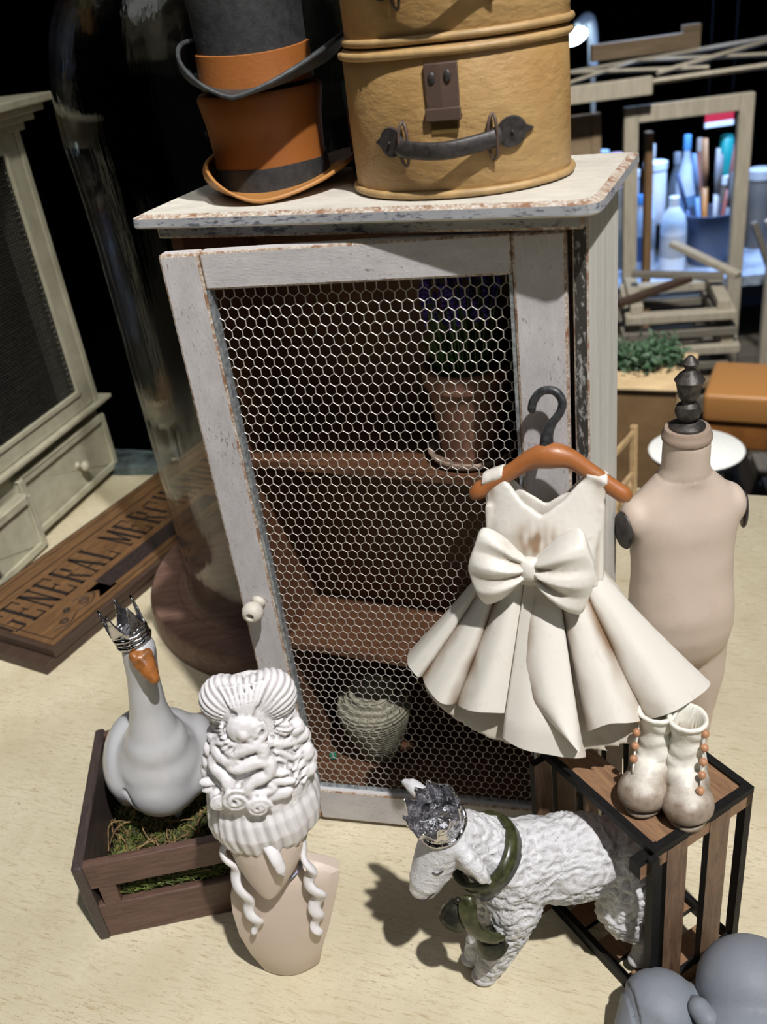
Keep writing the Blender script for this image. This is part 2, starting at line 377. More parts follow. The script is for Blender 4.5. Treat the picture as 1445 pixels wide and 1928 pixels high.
# ================================================================== HATS
def brim_mb(r0, L, phi, base=0.0, dip=None, th=.13, nt=72, ns=12):
    """hat brim: every radius is an arc that curls up by phi(theta)"""
    topS = []; botS = []
    for i in range(nt):
        t = 2*PI*i/nt; ph = phi(t); a = 0; r = r0; z = base+(dip(t) if dip else 0); T_ = []; B_ = []
        for k in range(ns+1):
            nx, nzz = -math.sin(a), math.cos(a)
            T_.append((r+nx*th/2, z+nzz*th/2)); B_.append((r-nx*th/2, z-nzz*th/2))
            a += ph/ns; r += L*math.cos(a)/ns; z += L*math.sin(a)/ns
        prof = T_+B_[::-1]; topS.append([(p*math.cos(t), p*math.sin(t), q) for p, q in prof])
    mb = MB(); topS.append(topS[0]); return mb.loft(topS, cap=False)
tan_leather = dirty('orange_tan_leather', (0.30, 0.10, 0.02), (0.12, 0.042, 0.012), .5, nscale=.8, amt=.7)
tan_brim = dirty('pale_tan_leather', (0.42, 0.19, 0.05), (0.18, 0.08, 0.022), .5, nscale=1.5, amt=.6)
black_felt = plain('charcoal_felt', (0.030, 0.031, 0.032), .55, var=.25, vs_=3, bump=.3, bs=10)
grey_felt = plain('grey_edge_felt', (0.042, 0.047, 0.048), .5, var=.3, vs_=3, bump=.3)
h1 = empty('tan_top_hat', W(-12.35, 2.85, 30), R(-6), 'orange tan leather top hat with a black band, standing on the white cabinet', 'hat')
brim_mb(2.1, 1.35, lambda t: R(45)*max(0, math.cos(t))**1.5+R(165)*max(0, -math.cos(t))**1.6, .28, lambda t: .1*math.cos(t)**2-.15*math.sin(t)**2).build('brim', tan_brim, h1, smooth=True)
MB().lathe([(2.14, .1), (2.12, .5), (2.06, 1.3), (2.14, 2.4), (2.30, 3.3), (2.22, 3.46), (.01, 3.46)], n=56, cap=True).build('crown', tan_leather, h1, smooth=True, auto=50)
bp = []
MB().loft([[((2.19+.05*k_)*math.cos(2*PI*j/56), (2.19+.05*k_)*math.sin(2*PI*j/56), z+.07*math.sin(2*PI*j/56*5)*(1 if z < .5 else .2)) for j in range(56)] for z, k_ in ((.22, -1), (.22, 0), (.98, -1), (.98, -2.6))], cap=False).build('hat_band', black_felt, h1, smooth=True, auto=40)
h2 = empty('black_top_hat', W(-12.35, 2.85, 33.46), R(-10), 'black top hat with an orange band and curled grey brim, stacked on the tan hat', 'hat')
brim_mb(1.95, 1.85, lambda t: R(62)*max(0, math.cos(t))**1.3+R(160)*max(0, -math.cos(t))**1.4, .22, lambda t: .25*math.cos(t)**2-.12*math.sin(t)**2, th=.15).build('brim', grey_felt, h2, smooth=True)
MB().lathe([(1.98, .1), (1.95, 1.0), (1.98, 2.6), (2.1, 4.6), (2.02, 4.8), (.01, 4.8)], n=56).build('crown', black_felt, h2, smooth=True, auto=50)
MB().loft([[(r*math.cos(2*PI*j/56), r*math.sin(2*PI*j/56), z+zz*math.sin(2*PI*j/56*2+1)) for j in range(56)] for r, z, zz in ((1.97, .15, 0), (2.06, .15, 0), (2.06, 1.25, .06), (1.94, 1.28, .06))], cap=False).build('hat_band', tan_leather, h2, smooth=True, auto=40)
gb = empty('ribboned_parcel', W(-9.15, 4.9, 30), R(-20), 'small purple and teal parcel tucked between the hats and the tan cases', 'parcel')
MB().span((-.65, -.45, 0), (.65, .45, 2.3)).build('wrapped_box', plain('plum_paper', (0.10, 0.05, 0.10), .4, var=.3), gb, bevel=.06)
MB().span((-.67, -.47, 2.3), (.67, .47, 3.3)).build('box_lid', plain('teal_paper', (0.05, 0.13, 0.17), .4, var=.3), gb, bevel=.06)

# ================================================================== OVAL TRAVEL CASES
def case_tan():
    t = NT('aged_tan_hide'); b = t.ramp(t.noise(.35, 6, .6), .35, .7); c = t.mix(b, (0.40, 0.235, 0.085), (0.52, 0.34, 0.14))
    s = t.ramp(t.noise(2.2, 8, .7), .60, .72); c = t.mix(t.math('MULTIPLY', s, .6), c, (0.24, 0.12, 0.04))
    f = t.ramp(t.noise(11, 6, .7), .66, .72); c = t.mix(t.math('MULTIPLY', f, .7), c, (0.12, 0.055, 0.02))
    t.color(c); t.b.inputs['Roughness'].default_value = .5; t.bump(t.noise(1.6, 6, .6, (1, 1, 2)), .5, .12); return t.m
hide = case_tan()
rim_hide = plain('pale_tan_piping', (0.46, 0.30, 0.13), .5, var=.15, vs_=1.2)
iron = dirty('old_brown_iron', (0.10, 0.065, 0.05), (0.22, 0.13, 0.07), .45, nscale=3)
strap_m = plain('dark_strap_leather', (0.045, 0.04, 0.038), .45, var=.3, vs_=5)
def oval_case(loc, rz, label, ra, rb, H):
    e = empty('oval_travel_case', loc, rz, label, 'case', 'oval tan travel cases')
    N = 72
    def ring(z, k): return [((ra+k)*math.cos(2*PI*j/N), (rb+k)*math.sin(2*PI*j/N), z+.006*math.sin(j*.5)) for j in range(N)]
    MB().loft([ring(.02, -.05), ring(.1, 0), ring(H*.5, .02), ring(H-.1, 0), ring(H-.02, -.05)]).build('case_body', hide, e, smooth=True, auto=50)
    for z in (.16, H-.2):
        MB().tube([(x, y, zz) for x, y, zz in ring(z, .03)], .125, 8, closed=True).build('piping', rim_hide, e, smooth=True)
    # clasp plate on the front
    def on(x, out=0): return -rb*math.sqrt(max(0, 1-(x/ra)**2))-out
    hx = .35
    pm = MB(); 
    pm.loft([[(hx+sx*w_, on(hx+sx*w_)-o_, z) for sx, o_ in ((-1, .02), (-1, .12), (0, .15), (1, .12), (1, .02))] for z, w_ in ((H-.5, .52), (H-1.3, .52), (H-1.9, .5), (H-2.0, .58))])
    pm.loft([[(hx+sx*.56, on(hx)-o_, z) for sx, o_ in ((-1, .05), (-1, .2), (1, .2), (1, .05))] for z in (H-1.75, H-2.12)])
    cp = pm.build('clasp', iron, e, bevel=.03)
    MB().ball((hx-.27, on(hx)-.14, H-.9), (.12, .07, .17)).ball((hx+.22, on(hx)-.14, H-.86), (.12, .07, .17)).build('rivets', strap_m, cp, smooth=True)
    MB().loft([[(hx+sx*.42, on(hx)-o_, z) for sx, o_ in ((-1, .02), (-1, .07), (1, .07), (1, .02))] for z in (H-2.1, H-2.5)]).build('catch_plate', plain('olive_brass', (0.25, 0.16, 0.05), .4, .4), cp)
    hd = empty('carry_handle', (0, 0, 0)); hd.parent = e
    zc = H-2.75; x_l, x_r = -1.35+hx-.15, 1.75+hx-.15
    pts = smoothpts([(x_l-.1, on(x_l)-.2, zc+.05), (x_l+.3, on(x_l)-.48, zc-.10), (lerp(x_l, x_r, .5), on(hx)-.62, zc-.16), (x_r-.3, on(x_r)-.48, zc-.05), (x_r+.1, on(x_r)-.2, zc+.1)], 5)
    MB().tube(pts, .27, 8, flat=.32, upv=(0, -1, 0)).build('strap', strap_m, hd, smooth=True)
    for xx, s_ in ((x_l-.35, -1), (x_r+.35, 1)):
        pts = [(s_*math.cos(t)*.42 if abs(t) > .01 else s_*.62, .46*math.sin(t)) for t in [2*PI*i/20 for i in range(20)]]
        T_ = Matrix.Translation((xx, 0, zc+.08))
        MB().add([(xx+p, on(xx+p)-d, zc+.08+q) for d in (.02, .2) for p, q in pts], [tuple(range(20)), tuple(range(39, 19, -1))]+[(i, i+20, (i+1) % 20+20, (i+1) % 20) for i in range(20)]).ball((xx+s_*.05, on(xx)-.2, zc+.08), .05).build('strap_end', strap_m, hd, bevel=.03)
        xr = xx-s_*.5
        lp = [(xr+.15*math.cos(t), on(xr)-.14-.16*abs(math.cos(t)), zc+.02+.66*math.sin(t)) for t in [2*PI*i/24 for i in range(24)]]
        MB().tube(lp, .055, 6, closed=True).build('staple', iron, hd, smooth=True)
    return e
oval_case(W(-4.72, 2.50, 30), YAW+R(4), 'lower oval tan leather case on the white cabinet, carry handle and clasp in full view', 3.72, 3.02, 4.5)
oval_case(W(-4.62, 2.55, 34.5), YAW+R(5), 'upper oval tan leather case stacked on the lower one and cut by the top edge', 3.66, 2.96, 4.4)

# ================================================================== DRESS ON A HANGER
A0 = Vector((6.02, 28.60, 21.70)); yd = R(-20)
e1 = Vector((math.cos(yd), math.sin(yd), 0)); e2 = Vector((0.056, 0.154, 0.987)); e2 = (e2-e1*e2.dot(e1)).normalized(); nn = e1.cross(e2)  # nn points to the viewer
MD = Matrix((e1, -nn, e2)).transposed(); DROT = MD.to_euler()
hang_w = dirty('reddish_hanger_wood', (0.38, 0.135, 0.04), (0.17, 0.06, 0.02), .35, nscale=2, coat=.3)
hk_m = plain('dark_grey_hook', (0.06, 0.062, 0.066), .4, .3, var=.4, vs_=5)
hg = empty('clothes_hanger', A0, rot=DROT, label='small reddish wooden hanger with a dark hook carrying the cream dress', cat='hanger')
pts = smoothpts([(-2.85, 0, -1.95), (-2.2, 0, -1.42), (-1.4, 0, -.95), (-.7, -.03, -.48), (0, -.05, -.28), (.7, -.03, -.40), (1.4, 0, -.88), (2.1, 0, -1.38), (2.75, 0, -1.82)], 5)
rr = [(.30 if i < 4 else .27+.16*math.exp(-((i/(len(pts)-1)-.5)/.12)**2)) for i in range(len(pts))]; rr[0] = .12; rr[-1] = .12; rr[1] = .24; rr[-2] = .24; rr[2] = .28; rr[-3] = .28
MB().tube(pts, rr, 14, flat=1.1, upv=(0, 0, 1)).build('hanger_arms', hang_w, hg, smooth=True)
pts = smoothpts([(-.12, 0, 0), (-.08, 0, .45), (.08, 0, .85), (.36, 0, 1.25), (.42, .05, 1.65), (.15, .08, 1.98), (-.28, .1, 1.95), (-.55, .1, 1.62), (-.62, .1, 1.35)], 6)
MB().tube(pts, [lerp(.26, .15, min(1, i/14)) for i in range(len(pts))], 10).ball((-.62, .1, 1.33), .15, n=10, m=8).build('hook', hk_m, hg, smooth=True)

ivory = dirty('ivory_dress_paint', (0.74, 0.71, 0.64), (0.33, 0.23, 0.14), .42, d0=.500, d1=.455, nscale=.7, nlo=.56, nhi=.78, amt=.85, bump=.18, bs=5, coat=.12)
dress = empty('party_dress', A0, rot=DROT, label='stiff ivory sleeveless dress with a big bow, hanging from the little wooden hanger', cat='dress')
# -- bodice: front with a V neck, back and straps
bod = MB()
def depth_b(x, z): return -.95*max(0, 1-(x/2.35)**2)**.5*(.35+.65*min(1, max(0, (-z-1.2)/2.2)))
def bod_grid(x_of, zs, dy, front):
    rings = []
    for z in zs:
        xs = x_of(z); r = []
        for x in xs: r.append(Vector((x, (depth_b(x, z) if front else .25)-dy, z)))
        rings.append(r)
    return rings
def panel(poly_lr, front, th=.22, n=7):
    """poly_lr: list of (z, x_left, x_right); builds one closed curved slab"""
    rings = []
    for z, xl, xr in poly_lr:
        f_ = [Vector((lerp(xl, xr, i/n), (depth_b(lerp(xl, xr, i/n), z) if front else .35), z)) for i in range(n+1)]
        b_ = [p+Vector((0, th, 0)) for p in f_][::-1]; rings.append(f_+b_)
    bod.loft(rings)
# front left side (from strap down), front right side, lower front
panel([(-1.12, -2.0, -1.64), (-1.3, -2.40, -1.45), (-1.5, -2.34, -1.28), (-1.9, -2.28, -.95), (-2.35, -2.2, -.25), (-3.1, -2.12, .6)], True, .3)
panel([(-1.02, 1.24, 1.65), (-1.2, 1.05, 2.02), (-1.4, .85, 1.96), (-1.8, .5, 1.90), (-2.35, -.2, 1.80), (-3.1, -.6, 1.72)], True, .3)
panel([(-2.35, -2.18, 1.78), (-3.6, -2.1, 1.64), (-4.4, -2.15, 1.62), (-5.0, -2.3, 1.75)], True, .3, 10)
panel([(-1.15, -2.40, -1.62), (-1.8, -2.25, -.95), (-2.4, -2.12, 0), (-3.6, -2.1, 1.6), (-5.0, -2.2, 1.7)], False, .22)
panel([(-1.05, 1.22, 2.0), (-1.8, .5, 1.88), (-2.4, -.4, 1.76), (-3.6, -2.0, 1.6), (-5.0, -2.2, 1.7)], False, .22)
for xa, xb in ((-2.41, -1.62), (1.22, 2.02)):
    rings = []
    for t in range(9):
        a = PI*t/8; y = .08-.40*math.cos(a); z = (-1.05 if xa < 0 else -.95)+.34*math.sin(a)
        za_, zb_ = (z-.30, z+.04) if xa < 0 else (z+.04, z-.30); rings.append([Vector((xa, y, za_)), Vector((xb, y, zb_)), Vector((xb, .08+(y-.08)*.5, zb_-.16)), Vector((xa, .08+(y-.08)*.5, za_-.16))])
    bod.loft(rings)
for x0_, x1_, zt_ in ((-2.3, -2.05, -2.1), (1.66, 1.9, -2.0)):   # sides
    bod.loft([[(x0_, -.4, z), (x1_, -.4, z), (x1_, .5, z), (x0_, .5, z)] for z in (zt_, -5.0)])
def gw(p, n): return .02*nz(p.x, p.y, p.z, 1.1)+.006*nz(p.x, p.y, p.z, 6)
bodice = organic('bodice', bod, ivory, dress, .075, 8, gw)
# -- skirt lobes: closed convex cones between creases, over an inner underskirt
waistX = [-2.15, -1.95, -1.5, -.75, .35, 1.1, 1.7]; waistX = [-2.25, -2.0, -1.55, -.85, .25, 1.0, 1.68]
hem = [(-5.75, -8.85), (-4.95, -9.3), (-3.45, -9.9), (-1.30, -9.75), (1.38, -10.15), (3.55, -9.75), (5.72, -9.0)]
def dep(x, z): # base ellipse depth of the skirt at x for height z
    t = (-z-4.6)/5.2; rx = lerp(2.25, 6.5, max(0, t)); cx = lerp(-.2, 0, t)
    return -lerp(.75, 2.1, max(0, min(1, t)))*max(.02, 1-((x-cx)/rx)**2)**.8
sk = MB(); NS, NTt = 22, 26
def lobe(k, w0, w1, h0, h1, bulge, lift=0.0, extra=0.0, th=.17, sag=0.0, z0=-4.35, left=None):
    F_ = []; B_ = []
    for j in range(NTt+1):
        t = j/NTt; f_ = []; b_ = []
        for i in range(NS+1):
            s_ = i/NS; xa, za = w0[0], w0[1]; xb, zb = w1[0], w1[1]
            if left is not None:
                lx, lz = left(t)
            else: lx, lz = lerp(xa, h0[0], t**1.08), lerp(za, h0[1], t)
            rx_, rz_ = lerp(xb, h1[0], t**1.08), lerp(zb, h1[1], t)
            x = lerp(lx, rx_, s_); z = lerp(lz, rz_, s_)+lift*math.sin(PI*s_)*t
            arch = max(0, math.sin(PI*s_))**.75
            y = dep(x, z)-bulge*arch*(.15+.85*t)-extra*t+sag*(abs(s_-.5)*2)**3*t
            y += .05*math.sin(s_*9+k*2+t*3)*t
            f_.append(Vector((x, y, z))); b_.append(Vector((x, y+th+.10*arch*t, z+.02)))
        F_.append(f_); B_.append(b_)
    sk.loft([f_+b_[::-1] for f_, b_ in zip(F_, B_)])
wz = -4.4
bul = [.38, .48, .6, .85, .75, .62]
for k in range(6):
    if k == 3: continue
    lobe(k, (waistX[k], wz), (waistX[k+1], wz), hem[k], hem[k+1], bul[k], lift={4: .62, 2: .35, 5: .3}.get(k, .1), sag=.25)
# centre: long lower flap and the overlapping right flap with its sweeping edge
lobe(3, (-.80, wz), (-.25, wz), (-1.55, -10.55), (1.50, -10.95), .30, extra=.30, lift=-.05)
def sweep(t):
    P = [(-.55, -4.6), (-.72, -6.2), (-.78, -7.7), (-.45, -8.9), (.45, -9.75), (1.30, -10.15)]
    q = t*(len(P)-1); i = min(int(q), len(P)-2); u = q-i
    return lerp(P[i][0], P[i+1][0], u), lerp(P[i][1], P[i+1][1], u)
lobe(6, (-.55, wz), (.28, wz), hem[3], (1.40, -10.2), .55, extra=.62, left=sweep)
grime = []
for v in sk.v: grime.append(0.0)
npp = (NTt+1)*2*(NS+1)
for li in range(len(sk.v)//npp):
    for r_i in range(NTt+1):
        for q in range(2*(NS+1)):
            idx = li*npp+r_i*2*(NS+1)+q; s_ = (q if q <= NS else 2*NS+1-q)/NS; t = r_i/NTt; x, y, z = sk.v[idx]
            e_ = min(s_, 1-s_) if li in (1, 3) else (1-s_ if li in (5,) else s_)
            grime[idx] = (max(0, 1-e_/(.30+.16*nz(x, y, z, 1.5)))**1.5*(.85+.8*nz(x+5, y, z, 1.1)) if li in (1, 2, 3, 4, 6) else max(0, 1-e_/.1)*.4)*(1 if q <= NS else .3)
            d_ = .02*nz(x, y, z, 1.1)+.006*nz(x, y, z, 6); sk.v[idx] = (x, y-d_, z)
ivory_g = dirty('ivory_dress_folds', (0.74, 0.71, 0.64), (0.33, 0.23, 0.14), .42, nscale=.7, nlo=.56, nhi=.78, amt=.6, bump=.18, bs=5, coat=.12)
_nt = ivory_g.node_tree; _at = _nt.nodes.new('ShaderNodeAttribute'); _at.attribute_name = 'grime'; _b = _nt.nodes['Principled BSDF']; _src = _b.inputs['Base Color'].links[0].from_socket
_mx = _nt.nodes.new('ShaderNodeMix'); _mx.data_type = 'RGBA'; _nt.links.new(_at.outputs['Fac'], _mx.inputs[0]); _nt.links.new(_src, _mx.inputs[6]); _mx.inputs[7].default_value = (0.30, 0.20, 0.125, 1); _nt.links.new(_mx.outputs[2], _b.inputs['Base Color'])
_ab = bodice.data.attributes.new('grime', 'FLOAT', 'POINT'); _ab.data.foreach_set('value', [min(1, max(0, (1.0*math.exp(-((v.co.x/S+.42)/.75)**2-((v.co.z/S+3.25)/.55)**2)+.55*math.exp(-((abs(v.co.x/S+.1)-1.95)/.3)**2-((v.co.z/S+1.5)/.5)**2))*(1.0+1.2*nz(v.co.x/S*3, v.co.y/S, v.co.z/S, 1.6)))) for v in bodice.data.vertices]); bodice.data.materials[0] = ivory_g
skirt = sk.build('skirt', ivory_g, dress, smooth=True, fixn=False)
import bmesh
_bm = bmesh.new(); _bm.from_mesh(skirt.data); bmesh.ops.recalc_face_normals(_bm, faces=_bm.faces); _bm.to_mesh(skirt.data); _bm.free()
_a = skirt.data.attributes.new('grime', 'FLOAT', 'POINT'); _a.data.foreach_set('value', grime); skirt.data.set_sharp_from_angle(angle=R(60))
# underskirt: solid shallow shell filling the back and showing below the hem
us = MB(); rings = []
for t in (0, .15, .35, .55, .75, .9, 1.0):
    z = lerp(-4.5, -11.5, t); rx = lerp(1.95, 5.0, t**.8); ry = lerp(.6, 1.65, t); zz = z
    rings.append([(lerp(-.2, -.1, t)+rx*math.cos(a), -.05-ry*math.sin(a) if math.sin(a) > 0 else .30-.15*math.sin(a), zz+1.5*t*(abs(math.cos(a))**2.2)) for a in [2*PI*j/48 for j in range(48)]])
us.loft(rings)
organic('underskirt', us, dirty('inner_cream', (0.60, 0.55, 0.46), (0.30, 0.22, 0.14), .4), dress, .1, 3, gw)
# -- bow
bw = MB()
def puff(sgn, c, L, hts, tilt):
    rings = []; nu, nv = 14, 36
    for i in range(nu+1):
        u = i/nu; wv_ = .30+(hts)*math.sin(min(1, u*1.12)*PI/2)**1.1*(1 if u < .86 else math.sqrt(max(.05, 1-((u-.86)/.16)**2)))
        x = c[0]+sgn*L*u; zc = c[2]+tilt*u
        thk = .16+.50*math.sin(PI*min(1, u*.95))**.8
        r = []
        for j in range(nv):
            a = 2*PI*j/nv; v = math.cos(a); q = math.sin(a)
            rip = .25*math.cos(v*9+sgn*1.2)*(1-u)**.7*min(1, u*6) if q > 0 else 0
            bowed = sgn*.28*(1-v*v)*u
            r.append(Vector((x+bowed, c[1]-(thk*q if q > 0 else thk*.5*q)-rip-.15*u, zc+wv_*v)))
        rings.append(r)
    bw.loft(rings)
BC = (-.52, -1.50, -3.98)
puff(-1, BC, 1.85, 1.22, .05); puff(1, BC, 2.0, 1.34, .05)
bow = organic('bow', bw, ivory, dress, .06, 3, gw)
kn_ = MB(); rings = []
for i in range(13):
    z = -.42+.84*i/12; k = math.sqrt(max(.08, 1-(z/.46)**2))
    rings.append([(BC[0]+.38*(1-.12*math.cos(z*5))*math.cos(a), BC[1]-.12-.34*k*math.sin(a), BC[2]+z+.05) for a in [2*PI*j/24 for j in range(24)]])
kn_.loft(rings); organic('bow_knot', kn_, ivory, bow, .05, 2, gw)

# ================================================================== TODDLER DRESS FORM
skin_r = dirty('worn_beige_resin', (0.60, 0.49, 0.405), (0.30, 0.20, 0.14), .5, nscale=.45, nlo=.55, nhi=.85, amt=.45, bump=.12, bs=7)
pewter = plain('dark_pewter', (0.075, 0.066, 0.060), .42, .45, var=.35, vs_=3, bump=.3)
mq = empty('dress_form', (12.75, 33.6, 0), R(4), 'headless beige toddler dress form with a dark turned finial, right of the ivory dress', 'mannequin')
def ell(mb, c, r, rot=None): return mb.ball(c, r, n=28, m=18, rot=rot)
b = MB(); rings = []
prof = [(7.6, 1.75, 1.35, 0), (8.3, 2.2, 1.72, -.05), (9.4, 2.38, 1.95, -.1), (10.6, 2.30, 1.95, -.15), (12.0, 2.22, 1.75, -.05), (13.4, 2.26, 1.6, .05), (14.6, 2.42, 1.55, .1), (15.3, 2.46, 1.40, .1), (15.9, 2.22, 1.2, .12), (16.4, 1.75, 1.05, .12), (16.85, 1.3, .98, .1), (17.2, 1.02, .95, .05)]
for z, rx, ry, dy in prof:
    rings.append([(rx*math.copysign(abs(math.cos(a))**.85, math.cos(a)), dy+ry*math.copysign(abs(math.sin(a))**.9, math.sin(a)), z) for a in [2*PI*j/40 for j in range(40)]])
b.loft(rings)
for s_ in (-1, 1):
    b.chain([(s_*1.12, -.05, 8.6), (s_*1.15, -.1, 6.2), (s_*1.05, 0, 4.0), (s_*1.0, .05, .7)], [1.22, 1.12, .92, .72], 20)
    ell(b, (s_*2.12, .1, 15.15), (.62, .95, .95))
    ell(b, (s_*.95, .35, 8.6), (1.2, 1.35, 1.05))
b.lathe([(1.02, 16.9), (.98, 17.6), (.98, 18.6), (.97, 18.75)], c=(0, .05, 0), n=36)
body = organic('torso', b, skin_r, mq, .12, 22, lambda p, n: .025*nz(p.x, p.y, p.z, .9)-.05*math.exp(-((p.z-17.05)/.05)**2))
for v in body.data.vertices:      # flat feet on the table
    if v.co.z < 0.0002: v.co.z = 0.0
MB().lathe([(.99, 18.6), (1.01, 18.64), (1.01, 18.84), (.96, 18.9), (.95, 19.0), (.9, 19.12), (.01, 19.14)], c=(0, .05, 0)).build('neck_cap', dirty('stained_neck_rim', (0.36, 0.27, 0.21), (0.12, 0.07, 0.05), .5, nscale=3), mq, smooth=True, auto=50)
MB().lathe([(.72, 19.1), (.72, 19.22), (.60, 19.3), (.55, 19.34), (.35, 19.42), (.30, 19.46), (.46, 19.6), (.53, 19.85), (.46, 20.1), (.28, 20.24), (.27, 20.3), (.42, 20.5), (.50, 20.95), (.54, 21.12), (.60, 21.2), (.44, 21.42), (.22, 21.62), (.20, 21.68), (.31, 21.84), (.33, 21.92), (.22, 22.06), (.10, 22.2), (.01, 22.22)], c=(0, .05, 0), n=24).build('finial', pewter, mq, smooth=True, auto=35)
for s_ in (-1, 1):
    o = MB().lathe([(.01, 0), (.62, 0), (.66, .06), (.6, .14), (.35, .2), (.01, .22)], n=30, T=Matrix.Translation((s_*2.62, -.02, 14.75)) @ Matrix.Rotation(R(90)*s_, 4, 'Y') @ Matrix.Rotation(R(14), 4, 'X') @ Matrix.Scale(1.35, 4, (1, 0, 0))).build('arm_plate', pewter, mq, smooth=True)

# ================================================================== UPRIGHT SLATTED CRATE
crate_w = wood('brown_ply', (0.075, 0.04, 0.024), (0.235, 0.14, 0.082), (1, 1, .12), 5, .5)
crate_wx = wood('brown_ply_flat', (0.17, 0.09, 0.05), (0.33, 0.19, 0.10), (1, .12, 1), 5, .5)
burnt = plain('burnt_cut_edge', (0.006, 0.0055, 0.0055), .6, var=.3, vs_=5, bump=.4, spec=.25)
CR = Vector((7.62, 21.25, 0)); CY = R(27)     # local x along the slatted right face, local y to the back left
ct = empty('upright_crate', CR, CY, 'brown slatted crate with burnt black edges standing on end behind the grey figurine', 'crate')
LX, LY, LZ, th = 4.95, 6.15, 9.35, .30
def slat(a, b, mat=None, name='slat'): return MB().span(a, b, edge=1).build(name, [mat or crate_w, burnt], ct)
# right face (y=0): rails, two wide slats
slat((0, 0, LZ-.85), (LX, th, LZ), crate_wx, 'rail'); slat((0, 0, 0), (LX, th, .9), crate_wx, 'rail')
for xa, xb in ((.02, .42), (.62, 1.62), (2.72, 3.75), (4.62, 4.95)):
    if xb-xa > .6: slat((xa, -.03, .02), (xb, th-.05, LZ-.3))
    else: MB().span((xa, .0, .02), (xb, th*1.2, LZ)).build('post', burnt, ct)
# top frame: thin burnt-edged boards on edge with boards lying between
MB().span((0, -.02, LZ-.28), (LX, .30, LZ+.02)).build('top_rim', burnt, ct)
MB().span((0, 0.3, LZ-.28), (.30, LY, LZ+.02)).build('top_rim', burnt, ct)
MB().span((LX-.30, .3, LZ-.28), (LX, LY, LZ+.02)).build('top_rim', burnt, ct)
MB().span((.3, LY-.30, LZ-.28), (LX-.3, LY, LZ+.02)).build('top_rim', burnt, ct)
slat((.3, .3, LZ-.42), (1.75, LY-.3, LZ-.12), crate_wx); slat((3.3, .3, LZ-.42), (LX-.3, LY-.3, LZ-.12), crate_wx)
slat((.3, .3, LZ-.44), (LX-.3, 1.9, LZ-.14), wood('brown_ply_cross', (0.17, 0.09, 0.05), (0.33, 0.19, 0.10), (.12, 1, 1), 5, .5))
# back face (far left): upright boards
for xa, xb in ((-.55, .30), (.55, 1.45), (1.9, 2.75), (3.2, 4.1), (4.45, 4.95)):
    slat((xa, LY-.3, 0), (xb, LY, LZ-.29))
# floor slats and rims
for ya, yb_ in ((.35, 1.5), (2.2, 3.3), (4.1, 5.1)): slat((.3, ya, .03), (LX-.3, yb_, .33), crate_wx)
MB().span((0, .3, 0), (.26, LY-.3, .62)).build('bottom_rim', burnt, ct); MB().span((LX-.26, .3, 0), (LX, LY-.3, .62)).build('bottom_rim', burnt, ct)
MB().span((-.62, .02, LZ-.95), (0.0, .55, LZ-.30), mi=0, edge=1).build('joint_peg', [crate_wx, burnt], ct)
MB().span((-.32, -.25, LZ-.9), (.02, .02, LZ-.05)).build('joint_peg', burnt, ct)

# ================================================================== BOOTS
boot_m = NT('aged_boot'); sx_ = boot_m.n('ShaderNodeSeparateXYZ'); boot_m.l(boot_m.tc.outputs['Object'], sx_.inputs[0])
hz_ = boot_m.math('ADD', boot_m.math('MULTIPLY', sx_.outputs[2], 100.0), boot_m.math('MULTIPLY', boot_m.noise(1.2, 6), .9)); lo = boot_m.ramp(boot_m.math('DIVIDE', hz_, 4.0), .36, .50)
g_ = boot_m.n('ShaderNodeNewGeometry'); cv = boot_m.ramp(g_.outputs['Pointiness'], .44, .49)
c_ = boot_m.mix(lo, boot_m.mix(boot_m.ramp(boot_m.noise(1.0, 8, .7), .35, .65), (0.16, 0.115, 0.08), (0.40, 0.33, 0.26)), (0.80, 0.78, 0.70)); c_ = boot_m.mix(cv, (0.28, 0.2, 0.13), c_)
boot_m.color(c_); boot_m.b.inputs['Roughness'].default_value = .4; boot_m.bump(boot_m.noise(6, 6), .4); boot_m = boot_m.m
btn = plain('peach_button', (0.50, 0.25, 0.13), .4, bump=0)
